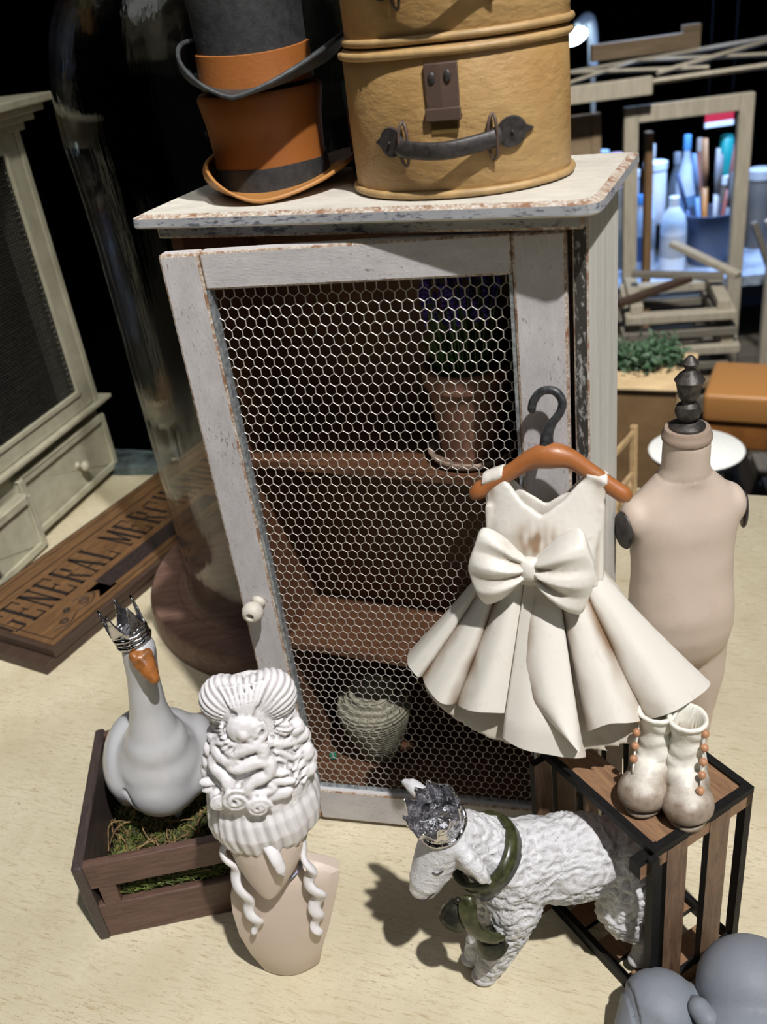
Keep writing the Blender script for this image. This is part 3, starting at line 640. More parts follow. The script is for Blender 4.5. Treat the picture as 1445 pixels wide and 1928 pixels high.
def boot(name_l, loc, rz, side):
    e = empty('ankle_boot', loc, rz, name_l, 'boot', 'pair of buttoned boots on the crate')
    m_ = MB()      # toe towards -y
    ell(m_, (0, -.95, .62), (.92, .98, .66)); ell(m_, (0, -.2, .75), (.82, 1.0, .78)); ell(m_, (0, .45, .70), (.66, .72, .72))
    m_.lathe([(.78, .5), (.74, 1.3), (.63, 2.0), (.58, 2.6), (.61, 3.0), (.66, 3.30)], c=(0, .42, 0), n=32, cap=True)
    m_.tube([(0+.66*math.cos(a), .42+.66*math.sin(a), 3.30) for a in [2*PI*i/24 for i in range(24)]], .09, 8, closed=True)
    up_ = organic('upper', m_, boot_m, e, .075, 3, lambda p, n: .05*nz(p.x*1.2, p.y*1.2, p.z*1.6)+(.028*math.sin(p.z*9+5*nz(p.x, p.y, p.z)) if 1.5 < p.z < 3.1 else 0))
    for v in up_.data.vertices:
        q = v.co/S; r_ = math.hypot(q.x, q.y-.42)
        if q.z > 3.0 and r_ < .54: v.co.z = (3.25-1.0*min(1, (.54-r_)/.12))*S
        if q.z < .05: v.co.z = 0
    MB().loft([[(.86*math.cos(a)*(.72 if math.sin(a) > 0 else 1.0), -.40+1.42*math.sin(a), z) for a in [2*PI*i/40 for i in range(40)]] for z in (0, .16)]).build('sole', dirty('dusty_sole', (0.30, 0.24, 0.18), (0.1, 0.07, 0.05)), e, bevel=.05)
    for k, (z, y_) in enumerate(((2.95, .1), (2.5, -.12), (2.05, -.35), (1.68, -.62), (1.32, -1.0))):
        if k > 3 and side < 0: continue
        ax = side*(.56-.16*max(0, -y_)); MB().ball((ax, y_-.08, z+.02), .15, n=12, m=8).build('button', btn, e, smooth=True)
    # button placket
    pts = smoothpts([(side*.50, .12, 3.15), (side*.50, -.10, 2.5), (side*.50, -.42, 1.9), (side*.40, -.95, 1.22)], 4)
    MB().tube(pts, .075, 8, flat=.5).build('placket', boot_m, e, smooth=True)
    return e
boot('left of the two whitish buttoned boots standing on the crate', (8.50, 24.30, LZ+.03), R(-36), -1)
boot('right of the two whitish buttoned boots, at the front rim of the crate', (9.52, 23.62, LZ+.03), R(-16), 1)

# ================================================================== LAMB FIGURINE
wool = dirty('white_wool_paint', (0.66, 0.66, 0.68), (0.26, 0.23, 0.22), .42, nscale=1.4, nlo=.5, nhi=.8, amt=.55, bump=.3, bs=8, coat=.15)
silver = NT('crumpled_silver'); silver.color((0.62, 0.61, 0.63)); silver.b.inputs['Metallic'].default_value = 1; silver.b.inputs['Roughness'].default_value = .12; silver.bump(silver.noise(2.2, 3, .5, (1, 1, 1), 1.0), .8, .12); silver = silver.m
olive = plain('dark_olive_glaze', (0.05, 0.055, 0.02), .3, var=.4, vs_=3, bump=.3, bs=4)
_wn = wool.node_tree; _bp = [n for n in _wn.nodes if n.type == 'BUMP'][0]; _hn = _bp.inputs['Height'].links[0].from_node
_hn.inputs['Scale'].default_value = 2.0; _hn.inputs['Distortion'].default_value = 3.2; _hn.inputs['Detail'].default_value = 4; _bp.inputs['Strength'].default_value = .8; _bp.inputs['Distance'].default_value = .09*S
lb = empty('lamb_figurine', (4.6, 24.2, 0), 0, 'white woolly lamb figurine with a silver crown, walking out of the slatted crate', 'figurine')
def Lb(x, y, z): return (x-4.6, y-24.2, z)
b = MB()
ell(b, Lb(3.05, 24.2, 5.75), (1.75, 1.65, 1.95)); ell(b, Lb(5.3, 24.35, 5.85), (2.6, 1.6, 1.85)); ell(b, Lb(3.9, 24.3, 6.15), (1.7, 1.5, 1.75)); ell(b, Lb(7.75, 24.4, 5.6), (1.75, 1.62, 1.75))
b.chain([Lb(3.0, 24.15, 6.4), Lb(2.2, 24.05, 7.3), Lb(1.35, 23.95, 8.2), Lb(.75, 23.85, 8.75)], [1.65, 1.28, 1.05, .98], 20)
b.chain([Lb(.70, 23.8, 8.7), Lb(.15, 23.65, 7.75), Lb(-.28, 23.5, 6.95), Lb(-.50, 23.45, 6.55)], [1.02, .84, .68, .52], 20)
b.chain([Lb(.15, 23.45, 7.3), Lb(-.30, 23.40, 6.40)], [.58, .40], 14)
ell(b, Lb(.15, 23.18, 8.05), (.30, .22, .24)); ell(b, Lb(.3, 24.35, 8.15), (.3, .22, .24))   # brows
b.chain([Lb(3.0, 23.45, 4.9), Lb(2.65, 23.4, 3.5), Lb(2.25, 23.5, 2.2), Lb(1.85, 23.6, 1.1), Lb(1.62, 23.65, .50)], [1.1, .86, .70, .60, .52], 18)
b.chain([Lb(2.9, 24.9, 4.9), Lb(2.4, 24.85, 3.4), Lb(1.9, 24.7, 2.1), Lb(1.45, 24.6, 1.0), Lb(1.22, 24.5, .48)], [1.05, .78, .62, .52, .45], 18)
b.chain([Lb(7.7, 23.7, 5.0), Lb(7.15, 23.5, 3.6), Lb(7.3, 23.4, 2.9)], [1.25, 1.0, .8], 18)
b.chain([Lb(7.3, 23.4, 2.9), Lb(8.1, 23.35, 1.75), Lb(8.0, 23.3, .95), Lb(7.85, 23.2, .72)], [.78, .46, .38, .36], 18)
b.chain([Lb(7.9, 25.2, 5.0), Lb(8.1, 25.3, 3.4), Lb(8.9, 25.4, 1.9), Lb(8.7, 25.4, .75)], [1.2, .8, .45, .36], 18)
ell(b, Lb(9.35, 24.5, 6.0), (.5, .4, .7))
# ears
b.chain([Lb(.95, 23.15, 9.0), Lb(1.35, 22.75, 8.5), Lb(1.75, 22.45, 7.95), Lb(1.95, 22.35, 7.65)], [.30, .36, .30, .12], 14)
b.chain([Lb(.55, 24.5, 9.25), Lb(.1, 25.0, 9.55), Lb(-.35, 25.45, 9.75), Lb(-.62, 25.65, 9.8)], [.30, .34, .28, .14], 14)
def wool_d(p, n):
    wx, wy, wz_ = p.x+4.6, p.y+24.2, p.z
    k = 1.0
    if wx < 1.6 and wz_ > 5.6: k = .30
    if wx < -.1: k = .1
    if wz_ < 1.0: k *= .4
    q = Vector((p.x+.5*nz(p.x, p.y, p.z, .8), p.y, p.z+.5*nz(p.z, p.x, p.y, .8)))
    rid = 1-abs(noise.noise(Vector((q.x*1.5, q.y*1.8, q.z*3.0)))*2.6)
    rid2 = 1-abs(noise.noise(Vector((q.x*3.6+3, q.y*3.6, q.z*6.2)))*2.6)
    return k*(.085*max(-1, rid)+.045*max(-1, rid2)+.03*noise.noise(q*7)-.07)
body_l = organic('body', b, wool, lb, .075, 3, wool_d)
for nm, c, r in (('hoof', Lb(1.52, 23.62, .28), (.56, .50, .28)), ('hoof', Lb(1.12, 24.45, .28), (.50, .43, .28)), ('hoof', Lb(7.78, 23.15, .60), (.42, .38, .26)), ('hoof', Lb(8.65, 25.4, .60), (.42, .38, .26))):
    m_ = MB().ball(c, r, n=20, m=10); o = m_.build('hoof', dirty('hoof_white_%d' % len(bpy.data.materials), (0.55, 0.54, 0.55), (0.2, 0.17, 0.16), .4), lb, smooth=True)
# eyelid lines / nose
dk = plain('dark_feature', (0.05, 0.04, 0.04), .5, bump=0)
cmb = MB().tube(smoothpts([Lb(-.05, 22.86, 7.95), Lb(.12, 22.78, 7.90), Lb(.35, 22.80, 8.02)], 4), .035, 6); cmb.build('closed_eye', dk, lb, smooth=True)
MB().tube(smoothpts([Lb(-.78, 23.10, 6.30), Lb(-.48, 22.94, 6.35), Lb(-.10, 22.88, 6.75)], 4), .03, 6).build('mouth_line', dk, lb, smooth=True)
# crown
crown_e = empty('silver_crown', Lb(.55, 23.75, 9.45), rot=(R(14), R(-16), 0)); crown_e.parent = lb
rings_o = []; N = 64
def crown(nsp, r0, r1, h0, h1, wob, th=.08, sharp=1.0):
    prof = []; mb = MB(); rr_ = []
    for j in range(N):
        a = 2*PI*j/N; s_ = (j*nsp/N) % 1; tri = 1-abs(2*s_-1); top_ = h0+(h1-h0)*tri**sharp+wob*nz(math.cos(a)*2, math.sin(a)*2, 3)
        col_ = []
        for q in range(7):
            t = q/6; r_ = lerp(r0, r1, t**1.4)*(1+wob*.35*nz(math.cos(a)*3, math.sin(a)*3, t*2+r0)); col_.append((r_, top_*t))
        rr_.append([(r_*math.cos(a), r_*math.sin(a), z) for r_, z in col_]+[((r_-th)*math.cos(a), (r_-th)*math.sin(a), z) for r_, z in col_[::-1]])
    rr_.append(rr_[0]); return mb.loft(rr_, cap=False)
crown(11, .86, 1.04, .85, 1.45, .5).build('crown_band', silver, crown_e, smooth=True)
mbk = MB().lathe([(.01, .1), (.9, .1), (.86, .25), (.5, .42), (.01, .5)], n=32); 
for v in range(len(mbk.v)): x, y, z = mbk.v[v]; mbk.v[v] = (x, y, z+.25*nz(x, y, z, 3))
mbk.build('crown_lining', silver, crown_e, smooth=True)
MB().tube([(.90*math.cos(a), .90*math.sin(a), .05+.03*math.sin(a*7)) for a in [2*PI*i/48 for i in range(48)]], .09, 8, closed=True).build('crown_rim', silver, crown_e, smooth=True)
# collar, strap and bells
cc = Vector(Lb(2.05, 24.0, 7.25)); ax_n = Vector((-.62, -.08, .78)).normalized(); qn = ax_n.to_track_quat('Z', 'Y')
def colr(r, z, wv_=0): return [qn @ Vector((r*math.cos(a)*(1.04), r*math.sin(a), z+wv_*math.sin(3*a)))+cc for a in [2*PI*i/48 for i in range(48)]]
rr_ = [[qn @ Vector(((r+.04*nz(math.cos(a)*2, math.sin(a)*2, z))*math.cos(a), (r)*math.sin(a), z))+cc for r, z in ((1.32, -.42), (1.50, -.40), (1.56, 0), (1.50, .36), (1.30, .38))] for a in [2*PI*i/48 for i in range(48)]]; rr_.append(rr_[0])
clr = MB().loft(rr_, cap=False).build('collar', olive, lb, smooth=True)
# scarf tail around the chest
MB().tube(smoothpts([Lb(1.15, 22.75, 6.5), Lb(1.05, 22.45, 5.8), Lb(1.25, 22.35, 5.1), Lb(1.75, 22.3, 4.55), Lb(2.3, 22.35, 4.3)], 5), [.2]*2+[.36]*17+[.2]*2, 12, flat=.5).build('scarf_tail', olive, clr, smooth=True)
def bell(c, r, rz):
    T_ = Matrix.Translation(c) @ Matrix.Rotation(rz, 4, 'Y')
    return MB().lathe([(.02, .55*r), (.35*r, .5*r), (.75*r, .1*r), (.95*r, -.6*r), (1.05*r, -.9*r), (.8*r, -.85*r), (.01, -.7*r)], n=24, T=T_)
bell_m = plain('dark_olive_bell', (0.055, 0.055, 0.04), .25, .6, var=.3, vs_=4)
bell(Lb(.75, 23.0, 5.55), .62, R(20)).ball(Lb(.75, 23.0, 6.0), .15).build('bell', bell_m, clr, smooth=True)
bell(Lb(1.75, 22.75, 3.95), .62, R(-15)).ball(Lb(1.75, 22.75, 4.35), .15).build('bell', bell_m, clr, smooth=True)

# ================================================================== WIGGED BUST
plaster = dirty('whitewashed_plaster', (0.78, 0.76, 0.77), (0.26, 0.23, 0.22), .6, d0=.505, d1=.43, nscale=1.0, nlo=.58, nhi=.82, amt=.75, bump=.2, bs=9)
bisque = dirty('bisque_board', (0.60, 0.50, 0.42), (0.32, 0.22, 0.16), .45, nscale=.4, nlo=.6, nhi=.95, amt=.4, bump=.12, bs=6)
BX, BY = -6.4, 25.3
bs = empty('wigged_bust', (BX, BY+.45, 0), 0, 'featureless beige display bust wearing a towering white carved wig, in front of the goose tray', 'bust')
def Bs(x, y, z): return Vector((x-BX, y-BY, z))
# chest board
b = MB(); rings = []
for z, xl, xr, yf, tk in ((0, -7.75, -5.50, 24.95, 1.1), (.12, -7.82, -5.42, 24.88, 1.2), (1.5, -8.15, -5.05, 24.72, 1.25), (3.0, -8.35, -4.55, 24.62, 1.25), (4.4, -8.35, -4.12, 24.65, 1.15), (5.35, -8.25, -3.82, 24.75, 1.0), (5.85, -8.0, -3.72, 24.82, .9), (6.1, -7.6, -4.15, 24.92, .8), (6.45, -7.2, -4.95, 25.1, .6)):
    cx = (xl+xr)/2; hw = (xr-xl)/2; fr = []
    for i in range(13): u = -1+2*i/12; fr.append(Bs(cx+hw*u, yf-.42*(1-u*u)+(.0), z))
    fr += [Bs(xr-.05, yf+tk*.6, z), Bs(cx+.5*hw, yf+tk, z), Bs(cx-.5*hw, yf+tk, z), Bs(xl+.05, yf+tk*.6, z)]
    rings.append(fr)
b.loft(rings); ch = b.build('chest_board', bisque, bs, bevel=.07, seg=3, smooth=True, auto=45)
# neck, face
b = MB().chain([Bs(-6.0, 25.5, 5.2), Bs(-6.1, 25.3, 8.0)], [.98, .90], 20)
rings = []
for z, hw, cx_, yf in ((9.6, 1.45, -6.1, 23.62), (9.0, 1.62, -6.12, 23.42), (8.4, 1.60, -6.15, 23.36), (7.8, 1.40, -6.20, 23.36), (7.2, 1.08, -6.28, 23.40), (6.7, .74, -6.36, 23.46), (6.35, .42, -6.42, 23.52), (6.15, .18, -6.45, 23.62)):
    rings.append([Bs(cx_+hw*math.cos(a), (yf+hw*1.0)-hw*1.0*math.sin(a) if math.sin(a) > 0 else yf+hw*1.0-min(1.0, hw)*math.sin(a), z) for a in [2*PI*i/32 for i in range(32)]])
b.loft(rings)
organic('head', b, bisque, bs, .08, 5)
# wig
def st(z):   # station: centre x, half width, half depth
    T_ = [(8.3, -6.20, 1.25, 1.2), (8.6, -6.15, 1.75, 1.55), (9.1, -6.10, 2.08, 1.8), (9.9, -6.08, 2.18, 1.95), (10.7, -6.02, 2.12, 1.85), (11.1, -6.0, 2.02, 1.7), (12.0, -5.95, 2.06, 1.7), (13.0, -5.88, 1.95, 1.6), (14.0, -5.78, 1.72, 1.45), (15.0, -5.70, 1.42, 1.25), (16.0, -5.62, 1.40, 1.15), (16.8, -5.58, 1.22, .95), (17.2, -5.55, .8, .6)]
    for i in range(len(T_)-1):
        if T_[i][0] <= z <= T_[i+1][0] or i == len(T_)-2:
            t = max(0, min(1, (z-T_[i][0])/(T_[i+1][0]-T_[i][0]))); return [lerp(T_[i][k], T_[i+1][k], t) for k in (1, 2, 3)]
        if z < T_[0][0]: return list(T_[0][1:])
YC = 25.15
def zq(z): return 11.95+(z-11.55)*.69
def front(x, z, out=0):
    z = zq(z)
    c, h, d = st(9+(z-9)/.875 if z > 9 else z); u = max(-.99, min(.99, (x-c)/h)); return Bs(x, YC-d*math.sqrt(1-u*u)-out, z)
wg = MB(); rings = []
for z in [8.3+.1*i for i in range(72)]:
    c, h, d = st(z if z < 9 else 9+(z-9)/.875); rings.append([Bs(c+h*math.cos(a), YC+d*math.sin(a), z) for a in [2*PI*j/48 for j in range(48)]])
wg.loft(rings)
def rel(pts, r, out=.0, taper=True, k=5):
    P = smoothpts([front(x, z, out) for x, z in pts], k); n_ = len(P)
    wg.tube(P, [r*(math.sin(PI*(.12+.76*i/(n_-1)))**.5 if taper else 1) for i in range(n_)], 10)
S1 = [(-6.94, 14.57), (-6.66, 14.75), (-6.35, 14.29), (-5.88, 14.53), (-5.45, 14.61), (-5.28, 14.25), (-5.41, 13.91), (-5.73, 13.77)]
S2 = [(-7.02, 13.93), (-6.77, 13.97), (-6.4, 13.45), (-5.95, 13.57), (-5.5, 13.73), (-5.2, 13.43), (-5.27, 12.86), (-5.71, 12.61), (-6.06, 12.25), (-5.93, 11.79)]
S2l = [(-7.02, 13.93), (-7.21, 13.31), (-6.9, 12.92), (-6.77, 12.39), (-6.98, 12.08)]
for P_ in (S1, S2, S2l, [(-6.94, 14.57), (-6.98, 14.12), (-6.61, 13.80), (-6.2, 14.0)]): rel(P_, .26, .12)
rel([(-5.35, 12.2), (-5.2, 11.85), (-5.6, 11.75), (-5.9, 11.95)], .14, .1)
for (x, z, r) in ((-6.57, 11.6, .56), (-5.82, 11.1, .46), (-7.25, 11.2, .38)):       # roses
    wg.ball(front(x, z, -.05), (r*1.05, .28, r*1.05)); sp_ = []
    for i in range(34): a = i*.42; q = r*(1-i/36); sp_.append(front(x, z, .27)+Vector((q*math.cos(a), -.10*(1-q/r), q*math.sin(a))))
    wg.tube(sp_, .075, 6)
# twin buns and central medallion on the top
for x, z, r in ((-6.45, 15.35, .84), (-4.80, 15.28, .90)):
    wg.ball(Bs(x, 24.85, z), (r, .78, r*1.12), n=24, m=16)
wg.ball(Bs(-5.95, 24.9, 15.75), (.42, .5, .42)).ball(Bs(-5.3, 24.9, 15.72), (.42, .5, .42))
for k in range(7): wg.tube(smoothpts([Bs(-5.62+.05*(k-3), 24.0, 15.25), Bs(-5.62+.16*(k-3), 24.1, 15.75), Bs(-5.62+.24*(k-3), 24.5, 16.25)], 4), .07, 8)
rel([(-6.55, 15.9), (-6.6, 15.2), (-6.3, 14.85), (-5.75, 14.8), (-5.25, 14.95), (-5.05, 15.3), (-5.1, 15.95)], .12, .22)
wg.ball(front(-5.80, 15.55, .02), (.62, .35, .58)); wg.ball(front(-5.82, 15.5, .35), (.18, .12, .2))
for k in range(10): a = 2*PI*k/10; wg.ball(front(-5.80+.46*math.cos(a), 15.55+.44*math.sin(a), .22), (.14, .12, .14), n=10, m=8)
# leaf ovals, braids, side lumps
for x, z, rx, rz_, t in ((-5.05, 11.35, .55, .26, .15), (-4.95, 12.15, .6, .17, -.25), (-5.0, 12.7, .5, .14, -.2), (-7.55, 12.0, .4, .16, 0), (-7.6, 11.55, .35, .15, .2), (-4.6, 14.75, .42, .3, .2)):
    wg.ball(front(x, z, .08), (rx, .2, rz_), rot=Matrix.Rotation(-t, 3, 'Y').to_euler())
rel([(-4.95, 13.95), (-4.55, 13.3), (-4.3, 12.6)], .09, .12); rel([(-5.1, 13.6), (-4.75, 13.2), (-4.6, 12.8)], .07, .1)
for k in range(7): wg.ball(front(-4.95+.16*k, 14.38-.16*k, .06), (.13, .18, .26), rot=Matrix.Rotation(R(-25), 3, 'Y').to_euler(), n=10, m=8)
rn = random.Random(3)
for (x, z) in ((-4.38, 15.2), (-4.23, 14.75), (-4.07, 14.33), (-3.98, 13.68), (-3.92, 13.1), (-3.88, 12.5), (-3.86, 11.9), (-3.92, 11.4), (-4.05, 12.75), (-4.15, 12.2), (-4.2, 11.7)):
    wg.ball(Bs(x-.1, 24.9+rn.uniform(-.3, .2), zq(z)), (.30+rn.uniform(-.05, .08), .36, .32+rn.uniform(-.06, .1)), n=12, m=8)
    rel([(x-.35, z+.25), (x-.12, z), (x-.32, z-.3)], .08, .2)
for (x, z) in ((-6.95, 15.2), (-7.2, 14.3), (-7.45, 13.4), (-7.65, 12.6), (-7.8, 11.9), (-7.85, 11.3)):
    wg.ball(Bs(x+.05, 24.8, zq(z)), (.22, .34, .34), n=12, m=8)
def wig_d(p, n):
    x, y, z = p.x+BX, p.y+BY, p.z; a = math.atan2(y-YC, x+6.05)
    if z < 10.95:
        g_ = math.sin(a*30+2.5*nz(p.x, p.y, p.z, .6)+.4*z); g2 = math.sin(a*13+2*nz(p.x, p.y, 0, .8)); return (.030*g_+.035*g2)*min(1, (z-8.3)/.4+.2)*(1-.6*max(0, (z-10.5)/.45))
    if z > 14.0:
        dx, dz_ = x+5.65, z-14.75; r_ = math.hypot(dx, dz_*1.0)
        if r_ > .72: return .038*math.sin(math.atan2(dz_, dx)*44+3.5*nz(p.x, p.y, p.z, .9))*min(1, (r_-.72)*4)
        return .02*nz(p.x, p.y, p.z, 5)
    return .035*nz(p.x, p.y, p.z, 2.4)+.018*nz(p.x, p.y, p.z, 7)
wig = organic('wig', wg, plaster, bs, .058, 1, wig_d)
def ringlet(P_, r, turns, rt_, name='ringlet'):
    P = smoothpts(P_, 10); n_ = len(P); out = []
    for i, p in enumerate(P):
        t = i/(n_-1); a = t*turns*2*PI; q = r*(1-.35*t)*min(1, t*6+.2); out.append(p+Vector((q*math.cos(a), q*math.sin(a)*.8, 0)))
    MB().tube(out, [rt_*(math.sin(PI*(.1+.85*i/(n_-1)))**.4) for i in range(n_)], 12, flat=.6).build(name, plaster, wig, smooth=True)
ringlet([Bs(-4.85, 24.35, 8.5), Bs(-4.72, 24.05, 7.5), Bs(-4.80, 24.0, 6.5), Bs(-4.66, 24.0, 5.6), Bs(-4.85, 24.1, 4.6), Bs(-5.0, 24.15, 3.7), Bs(-5.02, 24.2, 3.0)], .15, 4.0, .27)
ringlet([Bs(-7.65, 24.5, 8.9), Bs(-7.8, 24.35, 8.0), Bs(-7.55, 24.1, 6.9), Bs(-7.45, 24.0, 5.6), Bs(-7.3, 24.0, 4.6), Bs(-7.45, 24.1, 3.7)], .15, 3.6, .25)
MB().tube(smoothpts([Bs(-5.95, 23.5, 9.5), Bs(-5.72, 23.2, 9.0), Bs(-5.60, 23.1, 8.5), Bs(-5.52, 23.1, 8.0)], 5), [.25]*8+[.22]*4+[.16, .12, .06, .03], 10, flat=.6).build('forelock', plaster, wig, smooth=True)
MB().tube([Bs(-6.15+1.0*math.cos(a), 25.1+1.0*math.sin(a), 6.45) for a in [2*PI*i/40 for i in range(40)]], .05, 6, closed=True).build('choker', plain('pale_blue_cord', (0.35, 0.38, 0.52), .5, bump=0), bs, smooth=True)

# ================================================================== MOSSY TRAY AND GOOSE
tray_w = wood('dark_brown_tray_wood', (0.075, 0.040, 0.030), (0.165, 0.092, 0.068), (.12, 1, 1), 4, .5)
tray_d = wood('grey_brown_tray_side', (0.035, 0.027, 0.027), (0.085, 0.06, 0.052), (1, .12, 1), 4, .45)
tr = empty('slatted_tray', (-15.2, 28.15, 0), R(4.5), 'small dark wooden slatted tray filled with moss, under the crowned goose', 'tray')
TW, TD, TH = 7.9, 8.7, 4.75
MB().span((.05, 0, 3.25), (TW-.05, .42, TH)).build('front_rail', tray_w, tr, bevel=.07)
MB().span((.05, 0, 0), (TW-.05, .42, 2.1)).build('front_rail', tray_w, tr, bevel=.07)
MB().span((.42, .03, 2.0), (1.15, .40, 3.3)).build('front_block', tray_w, tr)
MB().span((.05, TD-.42, 3.25), (TW-.05, TD, TH)).build('back_rail', tray_w, tr, bevel=.07)
MB().span((.05, TD-.42, 0), (TW-.05, TD, 2.1)).build('back_rail', tray_w, tr, bevel=.07)
for x in (-.38, TW-.12):
    MB().span((x, -.12, 0), (x+.5, TD+.12, TH+.08)).build('side_board', tray_d, tr, bevel=.14, seg=3)
MB().span((.1, .4, 0), (TW-.1, TD-.4, .3)).build('tray_base', tray_d, tr)
rn = random.Random(12)
ms = MB(); G = 26
def hump(x, y): return 1.55+.75*nz(x, y, 0, .55)+.35*nz(x, y, 5, 1.5)
ms.loft([[(lerp(.14, TW-.14, i/G), lerp(.44, TD-.44, j/G), (hump(lerp(.2, TW-.2, i/G), lerp(.5, TD-.5, j/G)) if 0 < i < G and 0 < j < G else .6)) for i in range(G+1)] for j in range(G+1)], cap=False, closed=False)
mm = ms.build('moss', plain('brown_moss_bed', (0.045, 0.05, 0.016), .9, var=.6, vs_=2.5, bump=.8, bs=5), None, smooth=True)
Tt = Matrix.Translation((-15.2, 28.15, 0)) @ Matrix.Rotation(R(4.5), 4, 'Z')
mm.location = (-15.2*S, 28.15*S, .0); mm.rotation_euler = (0, 0, R(4.5)); tag(mm, 'green and brown moss with dry straw stalks filling the dark tray', 'moss', kind='stuff')
fr = {k: MB() for k in ('a', 'b', 'c')}
for i in range(2600):
    x, y = rn.uniform(.35, TW-.35), rn.uniform(.55, TD-.5); z = hump(x, y)-.05; a = rn.uniform(0, 2*PI); L = rn.uniform(.15, .55)
    k = 'a' if rn.random() < .55 else ('b' if rn.random() < .7 else 'c')
    p1 = (x+L*.5*math.cos(a), y+L*.5*math.sin(a), z+L*rn.uniform(.3, .9)); p2 = (min(TW-.3, max(.2, x+L*math.cos(a))), max(.45, min(TD-.5, y+L*math.sin(a))), z+L*rn.uniform(.2, 1.2))
    fr[k].tube([(x, y, z), p1, p2], [.045, .035, .012], 3)
for i in range(85):
    x, y = rn.uniform(.5, TW-.5), rn.uniform(.5, 4.8); z = hump(x, y)+.1; a = rn.uniform(0, 2*PI); L = rn.uniform(1.0, 2.4); P_ = []
    for t in range(6): u = t/5; P_.append((min(TW-.2, max(.2, x+L*u*math.cos(a+u))), max(.45, min(TD-.5, y+L*u*math.sin(a+u))), z+.5*math.sin(PI*u)+rn.uniform(0, .12)))
    fr['c'].tube(smoothpts(P_, 3), .028, 4)
for i in range(160):   # tufts at the slot
    x, y = rn.uniform(1.3, TW-.8), rn.uniform(.45, .9); a = rn.uniform(PI, 2*PI)
    fr['a'].tube([(x, y, 2.0), (x+.2*math.cos(a), y-.15, 2.35), (x+.5*math.cos(a), max(.2, y-.3), 2.3+rn.uniform(-.1, .3))], [.05, .04, .01], 3)
for k, c in (('a', (0.13, 0.17, 0.035)), ('b', (0.19, 0.16, 0.045)), ('c', (0.34, 0.22, 0.09))):
    q = fr[k].build('moss_strands', plain('moss_'+{'a': 'green', 'b': 'yellow', 'c': 'straw'}[k], c, .7, var=.4, vs_=2, bump=0), mm, fixn=False); q['kind'] = 'stuff'
goose_m = dirty('glossy_goose_white', (0.56, 0.565, 0.58), (0.30, 0.28, 0.26), .25, nscale=.7, nlo=.6, nhi=.9, amt=.4, bump=.08, bs=4, coat=.25)
gs = empty('goose_figurine', (-12.35, 33.2, 0), 0, 'glossy white goose figurine wearing a silver crown, sitting in the mossy tray', 'figurine')
def Gs(x, y, z): return Vector((x+12.35, y-33.2, z))
b = MB(); ell(b, Gs(-12.15, 33.6, 5.15), (2.15, 2.9, 2.3)); ell(b, Gs(-12.0, 32.4, 5.9), (1.7, 1.5, 1.9))
ell(b, Gs(-13.75, 34.0, 5.35), (1.25, 2.5, 1.9)); ell(b, Gs(-10.75, 34.0, 4.95), (1.15, 2.4, 1.55)); ell(b, Gs(-14.0, 33.1, 4.6), (.75, 1.1, 1.3))
b.chain([Gs(-12.0, 32.8, 6.4), Gs(-11.85, 32.6, 7.3), Gs(-11.75, 32.5, 8.3), Gs(-11.65, 32.45, 9.6), Gs(-11.45, 32.4, 11.2), Gs(-11.2, 32.3, 12.95)], [1.95, 1.5, 1.1, .84, .72, .76], 22)
b.chain([Gs(-11.2, 32.25, 12.95), Gs(-10.98, 31.85, 12.85)], [.74, .56], 18)
b.chain([Gs(-12.9, 35.8, 6.8), Gs(-13.2, 36.2, 7.9)], [.8, .35], 14); b.chain([Gs(-12.1, 33.0, 3.4), Gs(-12.1, 33.0, 2.2)], [.6, .35], 12)
def goose_d(p, n):
    x, y, z = p.x-12.35, p.y+33.2, p.z; d = 0
    # wing fold on the left
    for (ax, az, bx, bz) in ((-13.55, 5.6, -12.95, 3.7),):
        if y < 33.6:
            t = max(0, min(1, ((x-ax)*(bx-ax)+(z-az)*(bz-az))/((bx-ax)**2+(bz-az)**2))); q = math.hypot(x-ax-t*(bx-ax), z-az-t*(bz-az)); d -= .16*math.exp(-(q/.10)**2)
    return d+.02*nz(x, y, z, 1.0)
organic('goose_body', b, goose_m, gs, .09, 60, goose_d)
beak_m = dirty('orange_brown_beak', (0.36, 0.13, 0.03), (0.09, 0.04, 0.015), .3, nscale=2.2, nlo=.45, nhi=.6, amt=.9, coat=.3)
b = MB(); b.chain([Gs(-10.96, 31.65, 12.80), Gs(-10.72, 31.30, 12.42), Gs(-10.55, 31.1, 12.15)], [.50, .37, .27], 18)
ell(b, Gs(-11.2, 31.5, 13.08), (.26, .3, .28)); ell(b, Gs(-10.72, 31.72, 13.0), (.24, .26, .26))
bk = organic('beak', b, beak_m, gs, .05, 3, lambda p, n: .03*nz(p.x, p.y, p.z, 3))
MB().ball(Gs(-11.12, 31.22, 12.55), .06).ball(Gs(-10.40, 31.38, 12.52), .06).build('nostrils', dk, bk, smooth=True)
ce = empty('goose_crown', Gs(-11.28, 32.35, 13.35), rot=(R(-4), R(-13), 0)); ce.parent = gs
N = 80
crown(5, .66, .80, .62, 1.85, .04, sharp=1.5).build('crown_band', silver, ce, smooth=True)
for z, r, q in ((.03, .70, .11), (.24, .72, .07), (.42, .71, .10), (.60, .70, .05)):
    MB().tube([(r*math.cos(a), r*math.sin(a), z+.02*math.sin(a*9)) for a in [2*PI*i/48 for i in range(48)]], q, 8, closed=True).build('crown_rib', silver, ce, smooth=True)

